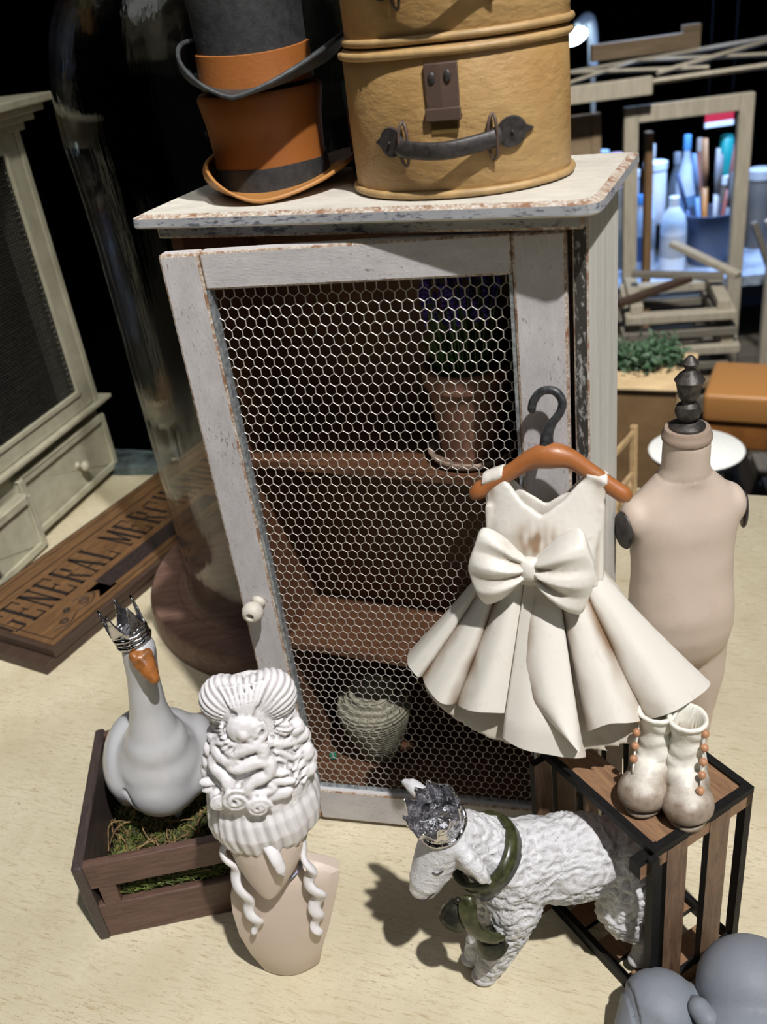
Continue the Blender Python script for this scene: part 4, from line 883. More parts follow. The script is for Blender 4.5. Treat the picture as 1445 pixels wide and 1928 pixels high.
# ================================================================== GREY FIGURINE
grey_r = dirty('slate_grey_resin', (0.205, 0.225, 0.26), (0.10, 0.105, 0.12), .58, nscale=.6, nlo=.5, nhi=.85, amt=.6, bump=.35, bs=6)
gf = empty('grey_figurine', (10.2, 19.6, 0), 0, 'smooth slate grey rounded figurine, its bald head and shoulder cut by the bottom right corner', 'figurine')
def Gf(x, y, z): return Vector((x-10.2, y-19.6, z))
b = MB(); ell(b, Gf(11.05, 20.2, 2.55), (1.95, 1.85, 1.85)); ell(b, Gf(10.6, 18.6, 1.8), (2.2, 2.0, 1.8))
organic('head', b, grey_r, gf, .1, 8, lambda p, n: .015*nz(p.x, p.y, p.z, 1.2))
b = MB(); b.chain([Gf(7.7, 20.2, 1.75), Gf(6.9, 19.6, 1.1), Gf(5.8, 18.4, .75)], [1.55, 1.2, .72], 22); b.chain([Gf(8.6, 20.1, 1.5), Gf(8.0, 18.6, 1.0)], [1.2, 1.2], 22)
organic('body', b, grey_r, gf, .1, 6, lambda p, n: .015*nz(p.x, p.y, p.z, 1.2)+(.0 if abs(p.x+3.6) > .12 else -.08))
b = MB().chain([Gf(8.85, 19.85, 2.7), Gf(8.85, 19.45, 2.95), Gf(9.0, 19.05, 2.9), Gf(9.3, 18.7, 2.6)], [.26, .40, .42, .34], 16)
organic('ear', b, grey_r, gf, .06, 4, None)
b = MB().tube(smoothpts([Gf(7.45, 21.2, 2.6), Gf(6.9, 20.7, 2.55), Gf(6.6, 19.9, 2.25), Gf(6.55, 18.9, 1.9)], 6), .16, 10)
organic('sleeve_fold', b, grey_r, gf, .06, 3, None)

# ================================================================== GREEN-CREAM DRESSER (left)
aged = dirty('antiqued_green_cream', (0.50, 0.48, 0.36), (0.12, 0.09, 0.045), .5, nscale=.45, nlo=.42, nhi=.8, amt=.85, bump=.15, bs=5)
dz = empty('small_dresser', (-28.35, 65.2, 0), R(69.5), 'antiqued green cream dresser with a dark mesh door and shallow drawers, at the left edge', 'dresser')
MB().span((-16, .35, 0), (13.3, 9.2, 6.3)).build('base_carcass', aged, dz, bevel=.15, seg=3)
def framed(mb, x0, x1, z0, z1, y, d, w_):
    mb.span((x0, y, z0), (x1, y+d, z1))
    for a, b in (((x0, y-.3, z0), (x0+w_, y, z1)), ((x1-w_, y-.3, z0), (x1, y, z1)), ((x0+w_, y-.3, z0), (x1-w_, y, z0+w_)), ((x0+w_, y-.3, z1-w_), (x1-w_, y, z1))): mb.span(a, b)
    return mb
KNB = [(.02, 0), (.34, 0), (.36, .06), (.18, .16), (.17, .36), (.36, .50), (.46, .72), (.42, .92), (.25, 1.06), (.12, 1.12), (.01, 1.13)]
for x0_, x1_, z0_, z1_, yy in ((.55, 13.15, .75, 5.85, -.15), (-12.6, .35, .35, 4.95, -1.1)):
    d_ = framed(MB(), x0_, x1_, z0_, z1_, yy, 1.0 if yy < -1 else .6, .55).build('drawer', aged, dz, bevel=.09, seg=2)
    MB().lathe(KNB, T=Matrix.Translation(((x0_+x1_)/2+(1.2 if x0_ > 0 else 0), yy, (z0_+z1_)/2)) @ Matrix.Rotation(R(90), 4, 'X'), n=24).build('knob', aged, d_, smooth=True)
m_ = MB().span((-16.4, -.35, 6.55), (14.0, 9.4, 6.85)).span((-16.8, -.75, 6.85), (14.5, 9.5, 7.2)).span((-15.9, .4, 6.3), (13.2, 9.2, 6.55))
m_.build('ledge', aged, dz, bevel=.08)
U0, U1 = 7.2, 30.0
m_ = MB().span((12.2, .25, U0), (13.5, 8.8, U1)).span((-15.6, .25, U0), (-15.2, 8.8, U1)).span((-15.2, 8.4, U0), (12.2, 8.8, U1))
m_.build('upper_carcass', aged, dz, bevel=.06)
df = MB().span((10.9, -.25, U0+.1), (12.5, .35, U1-.6)).span((-14.6, -.25, U0+.1), (-13.1, .35, U1-.6)).span((-13.1, -.25, U0+.1), (10.9, .35, U0+1.7)).span((-13.1, -.25, U1-1.9), (10.9, .35, U1-.6))
df.span((10.7, -.42, U0+1.5), (11.05, -.1, U1-1.7)).span((-13.2, -.42, U0+1.5), (10.7, -.1, U0+1.85)).span((12.65, -.3, U0), (13.25, .3, U1-.4))
dd = df.build('mesh_door', aged, dz, bevel=.08, seg=3)
gun = plain('gunmetal_lattice', (0.045, 0.045, 0.042), .45, .5, var=.4, vs_=4)
lm = MB()
for i in range(70): x = -13.1+24.0*i/69; lm.tube([(x, .12, U0+1.7), (x, .12, U1-1.9)], .045, 4)
for i in range(84): z = U0+1.7+(U1-U0-3.6)*i/83; lm.tube([(-13.1, .06+.03*(i % 2), z), (10.9, .06+.03*(i % 2), z)], .055, 4)
lm.build('lattice', gun, dd, fixn=False)
MB().span((-15.1, 3.2, U0+.02), (12.1, 3.5, U1)).build('inner_panel', plain('dark_amber_board', (0.07, 0.055, 0.025), .5, var=.7, vs_=.4), dz)
m_ = MB()
for k, (z0_, z1_) in enumerate(((29.4, 30.0), (30.0, 30.55), (30.55, 31.1), (31.1, 31.7))): e_ = .35+.62*k; m_.span((-15.8-e_, -.2-e_, z0_), (13.4+e_, 9.0+e_*.3, z1_))
m_.build('cornice', aged, dz, bevel=.12, seg=3)

# ================================================================== SHOP SIGN BOARDS
sg_side = wood('dark_sign_edge', (0.035, 0.022, 0.016), (0.085, 0.05, 0.033), (.1, 1, 1), 4)
sg_face = wood('honey_sign_face', (0.085, 0.042, 0.018), (0.23, 0.12, 0.05), (.15, 1, 1), 2.5)
ink = plain('faded_black_ink', (0.012, 0.008, 0.007), .7, var=.4, vs_=5, bump=0)
sg = empty('sign_board', (-22.4, 49.05, .75), R(58), 'honey brown wooden shop sign lettered GENERAL MERCHANDISE, upper of two boards beside the dome', 'sign')
SLn = 30.5
MB().span((0, 0, 0), (SLn, 9.9, .68)).build('board', sg_side, sg, bevel=.08)
MB().span((.35, .35, .68), (SLn-.35, 9.55, .76)).build('face', sg_face, sg)
def rim(mb, x0, x1, y0, y1, w_, z): 
    for a, b in (((x0, y0), (x1, y0+w_)), ((x0, y1-w_), (x1, y1)), ((x0, y0), (x0+w_, y1)), ((x1-w_, y0), (x1, y1))): mb.span((a[0], a[1], z), (b[0], b[1], z+.015))
bm_ = MB(); rim(bm_, .75, SLn-.75, .75, 9.15, .07, .76); rim(bm_, .95, SLn-.95, 7.9, 8.0, .06, .76); bm_.build('printed_border', ink, sg)
GL = {  # strokes in a 1 x 1.8 cell: (x0,y0,x1,y1,width)
 'G': [(.12, .3, .12, 1.5, .2), (.12, 1.62, .85, 1.70, .13), (.12, .18, .8, .1, .13), (.82, .15, .82, .8, .2), (.5, .85, 1.0, .85, .1), (.88, 1.35, .88, 1.75, .1)],
 'E': [(.2, 0, .2, 1.8, .24), (0, .05, .9, .05, .12), (0, 1.75, .9, 1.75, .12), (.2, .92, .7, .92, .1), (.9, 0, .9, .45, .1), (.9, 1.35, .9, 1.8, .1), (.7, .75, .7, 1.1, .08)],
 'N': [(.15, 0, .15, 1.8, .14), (.85, 0, .85, 1.8, .14), (.18, 1.75, .82, .08, .24), (-.02, .04, .35, .04, .1), (0, 1.76, .35, 1.76, .1), (.65, 1.76, 1.02, 1.76, .1)],
 'R': [(.2, 0, .2, 1.8, .24), (0, .05, .42, .05, .1), (.05, 1.74, .75, 1.74, .12), (.82, 1.05, .82, 1.62, .22), (.2, .92, .75, .92, .1), (.5, .9, .85, .1, .22), (.75, .05, 1.05, .05, .1)],
 'A': [(.12, .02, .5, 1.78, .13), (.88, .02, .5, 1.78, .25), (.25, .6, .75, .6, .09), (-.05, .05, .3, .05, .1), (.68, .05, 1.08, .05, .1)],
 'L': [(.25, 0, .25, 1.8, .25), (.05, 1.75, .5, 1.75, .1), (0, .06, .9, .06, .12), (.9, 0, .9, .55, .1)],
 'M': [(.1, 0, .1, 1.8, .13), (.92, 0, .92, 1.8, .24), (.12, 1.75, .5, .3, .22), (.5, .3, .9, 1.75, .1), (-.05, .05, .28, .05, .1), (.75, .05, 1.1, .05, .1)],
 'C': [(.14, .3, .14, 1.5, .24), (.14, 1.62, .85, 1.7, .12), (.14, .18, .85, .1, .12), (.9, 1.2, .9, 1.75, .1), (.9, .08, .9, .4, .1)],
 'H': [(.2, 0, .2, 1.8, .22), (.82, 0, .82, 1.8, .22), (.2, .92, .82, .92, .1), (0, .05, .4, .05, .1), (.62, .05, 1.02, .05, .1), (0, 1.75, .4, 1.75, .1), (.62, 1.75, 1.02, 1.75, .1)],
 'D': [(.2, 0, .2, 1.8, .24), (.02, .06, .7, .06, .11), (.02, 1.74, .7, 1.74, .11), (.86, .3, .86, 1.5, .24), (.68, .06, .86, .35, .12), (.68, 1.74, .86, 1.45, .12)],
 'I': [(.5, 0, .5, 1.8, .26), (.25, .05, .75, .05, .1), (.25, 1.75, .75, 1.75, .1)],
 'S': [(.15, 1.0, .15, 1.55, .2), (.15, 1.65, .8, 1.72, .12), (.85, 1.35, .85, 1.75, .1), (.2, .98, .8, .82, .2), (.86, .25, .86, .8, .2), (.2, .1, .82, .16, .12), (.12, .05, .12, .5, .1)]}
def word(mb, s, x, y, wc, hc, adv, z):
    for ch_ in s:
        for (a, b, c, d, t) in GL.get(ch_, []):
            p = Vector((x+a*wc, y+b*hc/1.8, 0)); q = Vector((x+c*wc, y+d*hc/1.8, 0)); u = (q-p).normalized(); n_ = Vector((-u.y, u.x, 0))*t*wc/2
            V = [p+n_, p-n_, q-n_, q+n_]; mb.add([(v.x, v.y, z) for v in V]+[(v.x, v.y, z+.02) for v in V], [(0, 1, 2, 3), (7, 6, 5, 4), (0, 4, 5, 1), (1, 5, 6, 2), (2, 6, 7, 3), (3, 7, 4, 0)])
        x += adv
L_ = MB(); word(L_, 'GENERAL', .35, 3.65, 1.22, 3.5, 1.52, .76); word(L_, 'MERCHANDISE', 11.7, 3.65, 1.24, 3.5, 1.6, .76)
L_.build('lettering', ink, sg)
rb = MB(); rb.span((7.0, 1.35, .76), (20.0, 2.95, .775)); rb.add([(5.6, 1.1, .76), (7.4, 1.1, .76), (7.4, 2.6, .76), (5.6, 2.6, .76), (6.3, 1.85, .76)], [(0, 1, 2, 3, 4)]); rb.build('printed_ribbon', plain('dark_plum_ink', (0.03, 0.018, 0.016), .7, var=.4, vs_=4, bump=0), sg)
sw = MB()
for k, (cx_, cy_, r_) in enumerate(((4.9, 1.9, .42), (2.6, 1.5, .36), (3.6, 2.3, .28))):
    sw.tube([(cx_+(r_*(1-i/40)+.02)*math.cos(i*.45), cy_+(r_*(1-i/40)+.02)*math.sin(i*.45), .775) for i in range(34)], .035, 4)
sw.tube(smoothpts([(1.5, 1.4, .775), (2.6, 1.0, .775), (3.8, 1.5, .775), (4.9, 1.3, .775), (5.9, 2.0, .775), (4.6, 2.7, .775)], 5), .04, 4); sw.build('printed_flourish', ink, sg)
s2 = MB().span((0, 0, 0), (31, 9.4, .72)).build('lower_board', sg_side, None, bevel=.08); s2.name = 'sign_board_blank'
s2.name = 'wooden_board'; s2.location = Vector((-23.0, 48.35, 0))*S; s2.rotation_euler = (0, 0, R(58)); tag(s2, 'dark plain wooden board lying underneath the lettered sign', 'board')

# ================================================================== GLASS DOME
gl = NT('clear_glass'); gl.t.nodes.remove(gl.b); tp = gl.n('ShaderNodeBsdfTransparent'); tp.inputs[0].default_value = (.93, .94, .93, 1); gy = gl.n('ShaderNodeBsdfGlossy'); gy.inputs['Roughness'].default_value = .05
lw = gl.n('ShaderNodeLayerWeight'); lw.inputs[0].default_value = .5; fz = gl.n('ShaderNodeMath', operation='MULTIPLY_ADD'); gl.l(gl.math('POWER', lw.outputs['Facing'], 3.2), fz.inputs[0]); fz.inputs[1].default_value = .55; fz.inputs[2].default_value = .035; mx = gl.n('ShaderNodeMixShader'); gl.l(fz.outputs[0], mx.inputs[0]); gl.l(tp.outputs[0], mx.inputs[1]); gl.l(gy.outputs[0], mx.inputs[2]); gl.l(mx.outputs[0], gl.out.inputs[0])
bpn = gl.n('ShaderNodeBump'); bpn.inputs['Strength'].default_value = .35; bpn.inputs['Distance'].default_value = .004; gl.l(gl.noise(.5, 4, .6, (1, 1, .12)), bpn.inputs['Height']); gl.l(bpn.outputs[0], gy.inputs['Normal'])
dm = empty('glass_dome', (-5.55, 55.0, 0), 0, 'tall clear glass cloche dome on a round wooden base, behind the white cabinet', 'glass dome')
base_w = wood('rosy_brown_base', (0.11, 0.058, 0.042), (0.23, 0.135, 0.105), (.2, 1, 1), 2)
MB().lathe([(.01, 0), (11.0, 0), (11.2, .15), (11.2, 1.6), (11.0, 1.95), (10.6, 2.05), (9.3, 2.1), (9.15, 2.0), (.01, 2.0)], n=96).build('wooden_base', base_w, dm, smooth=True, auto=30)
pr = [(8.75, 2.02), (8.5, 2.3), (8.4, 3.2), (8.4, 6), (8.4, 10), (8.4, 14), (8.4, 18), (8.4, 21), (8.4, 23.5), (8.43, 25.5), (8.5, 27.5), (8.6, 29.3), (8.7, 31.2), (8.5, 33.8), (7.7, 36.4), (6.0, 38.6), (3.6, 39.9), (.01, 40.3)]
pr = [(p[0], p[2]) for p in smoothpts([(a, 0, b) for a, b in pr], 5)]
pi_ = [(max(.01, r-.26), z-(.0 if z < 34 else .26)) for r, z in pr][::-1]
MB().lathe(pr+pi_, n=96, cap=False).build('glass_cover', gl.m, dm, smooth=True)
# odds and ends behind the dome, at the back edge of the table
pk = MB(); pk.loft([[(x, y, .9+.6*nz(x, y, 1, .35)+t*.8) for x, y in ((-3.2, -1.3), (-1, -1.5), (1.3, -1.3), (3.2, -1.1), (3.0, 1.2), (.8, 1.4), (-1.4, 1.5), (-3.0, 1.3))] for t in (-1.2, 0, .25)])
o = pk.build('paper_packet', plain('pale_blue_grey_paper', (0.09, 0.12, 0.125), .6, var=.5, vs_=.5), None, bevel=.1); o.location = Vector((-21.8, 77.5, 0))*S; o.rotation_euler = (0, 0, R(-20)); tag(o, 'crumpled blue grey packet behind the dresser near the table back edge', 'packet')

# ================================================================== WORKSHOP BEHIND
pale_w = wood('pale_unfinished_wood', (0.32, 0.29, 0.23), (0.48, 0.44, 0.36), (1, 1, .1), 1.2)
tan_w = wood('tan_board', (0.20, 0.14, 0.085), (0.33, 0.245, 0.155), (.1, 1, 1), 1.2)
grey_w = wood('grey_worn_board', (0.11, 0.10, 0.085), (0.24, 0.22, 0.185), (.1, 1, 1), 1.2)
# pallet on the floor
pal = empty('pallet', (80, 160, -75), R(-12), 'weathered grey slatted pallet low on the floor at the right edge, beyond the padded bench', 'pallet')
for i in range(3): MB().span((-2, -2+11*i, 9), (48, 6.5+11*i, 11)).build('plank', floor_wood, pal, bevel=.3)
for x in (-2, 20, 42): MB().span((x, -2, 0), (x+6, 28, 9)).build('bearer', floor_wood, pal)
# wooden cabinet box with garland
bxw = plain('blond_plywood', (0.52, 0.39, 0.23), .5, var=.12, vs_=.3); bxf = plain('tan_ply_front', (0.30, 0.19, 0.095), .5, var=.12, vs_=.3)
bo = empty('plywood_chest', (29.2, 123.4, -75), R(-25), 'blond plywood chest with a tan front behind the cabinet, a green garland on top', 'chest')
MB().span((-14, 0, 0), (14.8, 13.2, 56.3)).build('chest_body', bxf, bo, bevel=.2)
MB().span((-14, -.3, 56.3), (16.6, 13.4, 57.0)).build('chest_top', bxw, bo, bevel=.3); MB().span((14.8, -.2, 0), (16.5, 13.3, 56.3)).build('chest_side', bxw, bo, bevel=.2)
ga = MB(); gb_ = MB(); rn = random.Random(5)
for i in range(1500):
    u = rn.random(); x = lerp(32, 46.2, u); y = 129.5-4.2*u+1.0*math.sin(u*9)+rn.gauss(0, 1.6); z = -17.6+min(4.5, abs(rn.gauss(.9, 1.1))); 
    d = Vector((rn.gauss(0, 1), rn.gauss(0, 1), rn.gauss(.3, .8))).normalized()*rn.uniform(.6, 1.5)
    q = d.orthogonal().normalized()*.16; P_ = Vector((x, y, z))
    (ga if rn.random() < .6 else gb_).add([P_-q, P_+q, P_+d*.6+q*1.3, P_+d, P_+d*.6-q*1.3, P_+Vector((0, 0, .1))], [(0, 1, 2, 3, 4), (0, 5, 1), (4, 3, 5), (3, 2, 5)])
g1 = ga.build('garland', plain('garland_green', (0.03, 0.085, 0.035), .6, var=.4, vs_=1, bump=0), None, fixn=False); tag(g1, 'dark green leafy garland lying on the plywood chest', 'garland')
gb_.tube(smoothpts([(32, 129, -17.7), (36, 128.8, -17.6), (41, 127, -17.7), (46, 125, -17.6)], 5), .25, 6)
gb_.build('sprigs', plain('sage_green', (0.09, 0.17, 0.10), .6, var=.3, bump=0), g1, fixn=False)
# orange bench
be = empty('padded_bench', (57.6, 145.5, -75), R(-28), 'orange tan padded bench at the right edge behind the dress form', 'bench')
br_ = dirty('orange_tan_vinyl', (0.42, 0.20, 0.065), (0.30, 0.24, 0.17), .4, nscale=.12, nlo=.6, nhi=.8, amt=.5)
MB().span((0, 0, 36.5), (58, 15.5, 42)).build('seat_pad', br_, be, bevel=.9, seg=4, smooth=True)
MB().span((.2, .6, 31.5), (57.5, 15, 36.5)).build('seat_box', plain('orange_brown_base', (0.30, 0.12, 0.03), .5, var=.2, vs_=.3), be, bevel=.4)
for x in (1, 53):
    for y in (1, 11.5): MB().span((x, y, 0), (x+3, y+3, 31.6)).build('leg', grey_w, be)
# white round stool
stl = empty('round_stool', (40.3, 103.0, -75), 0, 'white round topped stool right behind the dress form', 'stool')
MB().lathe([(.01, 53), (4.4, 53), (5.6, 54.2), (5.85, 54.8), (5.6, 55.0), (.01, 55.05)], n=56).build('stool_top', plain('white_laminate', (0.62, 0.65, 0.66), .35, var=.03, bump=0), stl, smooth=True, auto=40)
MB().lathe([(4.5, 0), (4.6, .8), (1.2, 1.6), (.9, 3), (.9, 53.2)], n=24).build('pedestal', grey_w, stl, smooth=True)
# little wooden cot rail beside the cabinet
ck = empty('doll_cot', (20.0, 57.5, 0), R(-24), 'small pale wooden doll cot end with rails, between cabinet and dress form', 'doll furniture')
cw_ = plain('honey_turned_wood', (0.55, 0.38, 0.20), .5, var=.12)
ck.location = Vector((17.9, 57.6, 0))*S; ck.rotation_euler = (0, 0, R(-128))
for x in (0, 7.2): MB().span((x, 0, 0), (x+.5, .5, 7.6)).build('post', cw_, ck, bevel=.1)
for z in (1.2, 3.6, 6.8): MB().span((.45, .1, z), (7.25, .4, z+.5)).build('cot_rail', cw_, ck, bevel=.1)
for x in (1.2, 2.4, 3.6, 4.8, 6.0): MB().lathe([(.16, 1.6), (.3, 2.2), (.16, 2.8), (.28, 3.3), (.16, 3.7)], c=(x, .27, 0), n=12).build('spindle', cw_, ck, smooth=True)
# long work bench and shelf unit
wk = empty('work_bench', (90, 236, -75), R(-7), 'cluttered workshop bench behind the pale frames, holding bottles and a bucket', 'workbench')
wkm = plain('blue_white_sheet', (0.30, 0.36, 0.46), .45, var=.3, vs_=.2)
MB().span((-28, -14, 33.6), (45, 28, 36.2)).build('bench_top', wkm, wk)
MB().span((-27, -12, 12), (44, 26, 14)).build('lower_shelf', grey_w, wk)
for x in (-27, 40):
    for y in (-12, 22): MB().span((x, y, 0), (x+4, y+4, 33.6)).build('leg', grey_w, wk)
MB().span((-20, 9, 44.3), (-5, 20, 45.6)).build('riser_shelf', tan_w, wk); 
for x in (-19.5, -6.6): MB().span((x, 10, 36.2), (x+1.5, 19.5, 44.3)).build('riser_leg', tan_w, wk)
def Wk(x, y, z): v = Vector((x, y, z)); v.rotate(Matrix.Rotation(R(-7), 3, 'Z')); return v+Vector((90, 236, -75))
def bottle(name, loc, r, h, c, cap_c, label, shape='round', cat='bottle', group=None):
    e = empty(name, loc, 0, label, cat, group)
    m1 = plain(name+'_body_%d' % len(bpy.data.materials), c, .35, var=.06, bump=0); m2 = plain(name+'_cap_%d' % len(bpy.data.materials), cap_c, .4, var=.06, bump=0)
    if shape == 'jug': pr_ = [(.01, 0), (r, 0), (r*1.03, .08*h), (r, .62*h), (r*.85, .75*h), (r*.42, .86*h), (r*.36, .9*h)]
    elif shape == 'tub': pr_ = [(.01, 0), (r*.9, 0), (r, .05*h), (r, .86*h), (r*.95, .9*h)]
    elif shape == 'tube': pr_ = [(.01, 0), (r, 0), (r, .92*h), (r*.8, .95*h)]
    else: pr_ = [(.01, 0), (r, 0), (r, .6*h), (r*.55, .76*h), (r*.34, .84*h), (r*.32, .9*h)]
    MB().lathe(pr_, n=28).build('bottle_body', m1, e, smooth=True, auto=50)
    rc = pr_[-1][0]*1.12; MB().lathe([(.01, .88*h), (rc, .88*h), (rc, .99*h), (rc*.85, h), (.01, h)], n=24).build('cap', m2, e, smooth=True, auto=40)
    if shape in ('jug', 'round'): MB().lathe([(r*1.02, .2*h), (r*1.03, .21*h), (r*1.03, .5*h), (r*1.02, .51*h)], n=28, cap=False).build('label_band', plain(name+'_label_%d' % len(bpy.data.materials), tuple(q*.55+.05 for q in cap_c), .5, bump=0), e, smooth=True)
    return e
WH = (0.62, 0.68, 0.76); T36 = 36.2
def Wp(x, y, z=0): return Vector((x, y, -75+z))      # standing spot in the room
bottle('plastic_bottle', Wp(82.4, 233.5, T36), 3.2, 18.5, WH, WH, 'white jug with a pale cap, in front on the bench left of the dark bucket', 'jug')
bottle('plastic_bottle', Wp(86.0, 242.5, T36), 2.6, 15, (0.45, 0.55, 0.72), WH, 'short bluish white bottle squeezed between the jug and the dark bucket', 'round')
bottle('plastic_bottle', Wp(74.0, 233.5, T36), 2.3, 20, (0.42, 0.52, 0.70), (0.04, 0.2, 0.60), 'white bottle with a bright blue cap at the left end of the bench', 'round')
bottle('plastic_bottle', Wp(77.2, 238.5, T36), 2.1, 25.5, (0.50, 0.60, 0.76), WH, 'tall slim white bottle between the blue capped one and the jug', 'round')
bottle('storage_tub', Wp(81.5, 246, 45.6), 2.9, 15.5, WH, (0.66, 0.74, 0.85), 'white lidded tub on the riser shelf, above the jug', 'tub', 'tub')
bottle('storage_tub', Wp(75.2, 247, 45.6), 2.4, 14, (0.42, 0.5, 0.65), WH, 'narrow white tub at the left of the riser shelf', 'tub', 'tub')
bottle('spray_bottle', Wp(90.2, 247.5, T36), 2.6, 30, (0.45, 0.52, 0.62), (0.10, 0.30, 0.60), 'translucent spray bottle with a blue head behind the bucket', 'round')
bottle('storage_tub', Wp(101.6, 246.5, T36), 3.6, 19.5, (0.20, 0.17, 0.13), (0.70, 0.76, 0.82), 'brown tub with a white lid right of the bucket', 'tub', 'tub')
bottle('craft_bottle', Wp(99.6, 245.5, T36+19.5), 1.7, 9.5, (0.01, 0.20, 0.20), (0.01, 0.17, 0.18), 'teal upright tube standing on the white lidded tub', 'tube', 'tube')
bottle('craft_bottle', Wp(103.3, 245.5, T36+19.5), 1.3, 9.5, (0.26, 0.10, 0.42), (0.34, 0.18, 0.55), 'purple upright tube standing on the white lidded tub', 'tube', 'tube')
bottle('plastic_bottle', Wp(70.2, 242, T36+21), 1.7, 8, (0.30, 0.12, 0.16), (0.5, 0.33, 0.42), 'small dusty pink pot right of the tan cases, above the cabinet corner', 'tub', 'pot')
bottle('plastic_bottle', Wp(66.3, 243, T36+21), 2.2, 9, (0.25, 0.36, 0.42), (0.3, 0.4, 0.46), 'pale blue tub beside the dusty pink pot', 'tub', 'tub')
ob = MB().span((-5.5, -3, 0), (5.5, 3, 21)).build('wooden_block', grey_w, None); ob.location = Wp(68.0, 242.5, T36)*S; tag(ob, 'grey wooden block under the dusty pink pot and the pale blue tub', 'block')
bk_ = empty('grey_bucket', Wp(92.6, 236.5, T36), 0, 'dark blue grey bucket on the bench with brushes and handles standing in it', 'bucket')
bm = plain('blue_grey_plastic', (0.075, 0.10, 0.17), .4, var=.08, bump=0)
MB().lathe([(.01, 0), (4.9, 0), (6.7, 12.4), (7.0, 12.5), (7.05, 13.1), (6.5, 13.1), (4.7, .6), (.01, .6)], n=48).build('bucket_body', bm, bk_, smooth=True, auto=40)
tools = [((-2.2, 0), (-8.2, 1, 22), .75, (0.02, 0.06, 0.18), 'dark blue long handled scraper leaning left out of the bucket'), ((2, 1), (3.2, 3, 25), .9, (0.13, 0.13, 0.15), 'thick grey brush handle upright in the bucket'),
         ((0, 2), (-.6, 4, 29), 1.0, (0.36, 0.15, 0.035), 'orange brown wooden handled brush in the bucket'), ((3.2, -1), (5.6, 0, 21), .8, (0.07, 0.08, 0.10), 'black tool leaning right in the bucket'),
         ((1, -1), (1.4, 0, 27), .7, (0.30, 0.31, 0.34), 'silver grey palette knife in the bucket'), ((-1, 1), (-3.6, 3, 26), .8, (0.10, 0.22, 0.42), 'light blue handled brush left in the bucket'), ((2.6, 1.5), (7.2, 3.0, 27), .7, (0.26, 0.06, 0.045), 'dull red handle leaning right out of the bucket')]
for (a, b2, r_, c, lab) in tools:
    e = empty('hand_tool', Wp(92.6, 236.5, T36+.8), 0, lab, 'brush', 'tools standing in the bucket'); T0 = Vector((a[0], a[1], 0)); T1 = Vector(b2)
    MB().tube([T0, lerp(T0, T1, .6)], [r_*.6, r_*.8], 10).build('handle', plain('tool_%d' % len(bpy.data.materials), c, .45, bump=0), e, smooth=True)
    MB().tube([lerp(T0, T1, .6), lerp(T0, T1, .75), T1], [r_*.9, r_*1.5, r_*1.3], 10, flat=.5).build('tool_head', plain('toolh_%d' % len(bpy.data.materials), tuple(q*.7+.03 for q in c), .6, bump=0), e, smooth=True)
for i, (x, y, r_, h, c, cc_, lab) in enumerate(((79.0, 262, 2.6, 21, (0.16, 0.17, 0.2), (0.3, 0.05, 0.05), 'dim grey bottle with a red cap in the back row, left'), (91.5, 258, 2.8, 24, (0.10, 0.11, 0.13), (0.2, 0.22, 0.26), 'dark grey bottle in the back row behind the bucket'), (97.0, 257, 2.2, 27, (0.28, 0.12, 0.09), (0.35, 0.3, 0.28), 'brick red bottle in the back row, right'), (84.6, 258, 2.4, 27, (0.30, 0.33, 0.38), (0.5, 0.5, 0.52), 'pale grey tall bottle in the middle of the back row'), (108.5, 244, 3.2, 20, (0.13, 0.12, 0.11), (0.4, 0.42, 0.45), 'dark jar with a pale lid at the far right of the bench'))):
    bottle('plastic_bottle', Wp(x, y, T36), r_, h, c, cc_, lab, 'round' if i != 4 else 'tub')
# hanging red and white card
o = MB().span((-3.6, 0, 0), (3.6, .4, 3.0)).build('hanging_card', plain('red_card', (0.45, 0.015, 0.03), .5, bump=0), None); o.location = Wp(96.4, 243, 69.2)*S; tag(o, 'red card with a white lower strip hanging over the bench', 'card')
MB().span((-3.6, -.1, -1.2), (3.6, .4, 0)).build('white_strip', plain('white_card', (0.7, 0.75, 0.8), .5, bump=0), o)
MB().tube([(-3, .2, 3.0), (-3, .2, 165)], .06, 5).build('hanging_string', black_wall, o); MB().tube([(3, .2, 3.0), (3, .2, 165)], .06, 5).build('hanging_string', black_wall, o)
# desk lamp
dl = empty('desk_lamp', Vector((72.6, 273, -75)), 0, 'small white task lamp glowing just right of the tan cases', 'lamp')
MB().lathe([(.01, 0), (6, 0), (6, 1), (1, 1.6), (.7, 2), (.7, 82)], n=20).build('lamp_pole', grey_w, dl, smooth=True)
em = NT('lit_tube'); em.b.inputs['Emission Color'].default_value = (.75, .9, 1, 1); em.b.inputs['Emission Strength'].default_value = 9
arm = MB().tube(smoothpts([(0, 0, 82), (-.4, -1.5, 91), (-2, -3, 94.5), (-5.0, -4.5, 93.0)], 5), 1.4, 12).build('lamp_arm', plain('lamp_white', (0.5, 0.55, 0.6), .4, bump=0), dl, smooth=True)
MB().ball((-5.9, -5, 90.6), (3.4, 1.6, 1.9), rot=Matrix.Rotation(R(-18), 3, 'Y').to_euler()).build('bulb', em.m, dl, smooth=True)
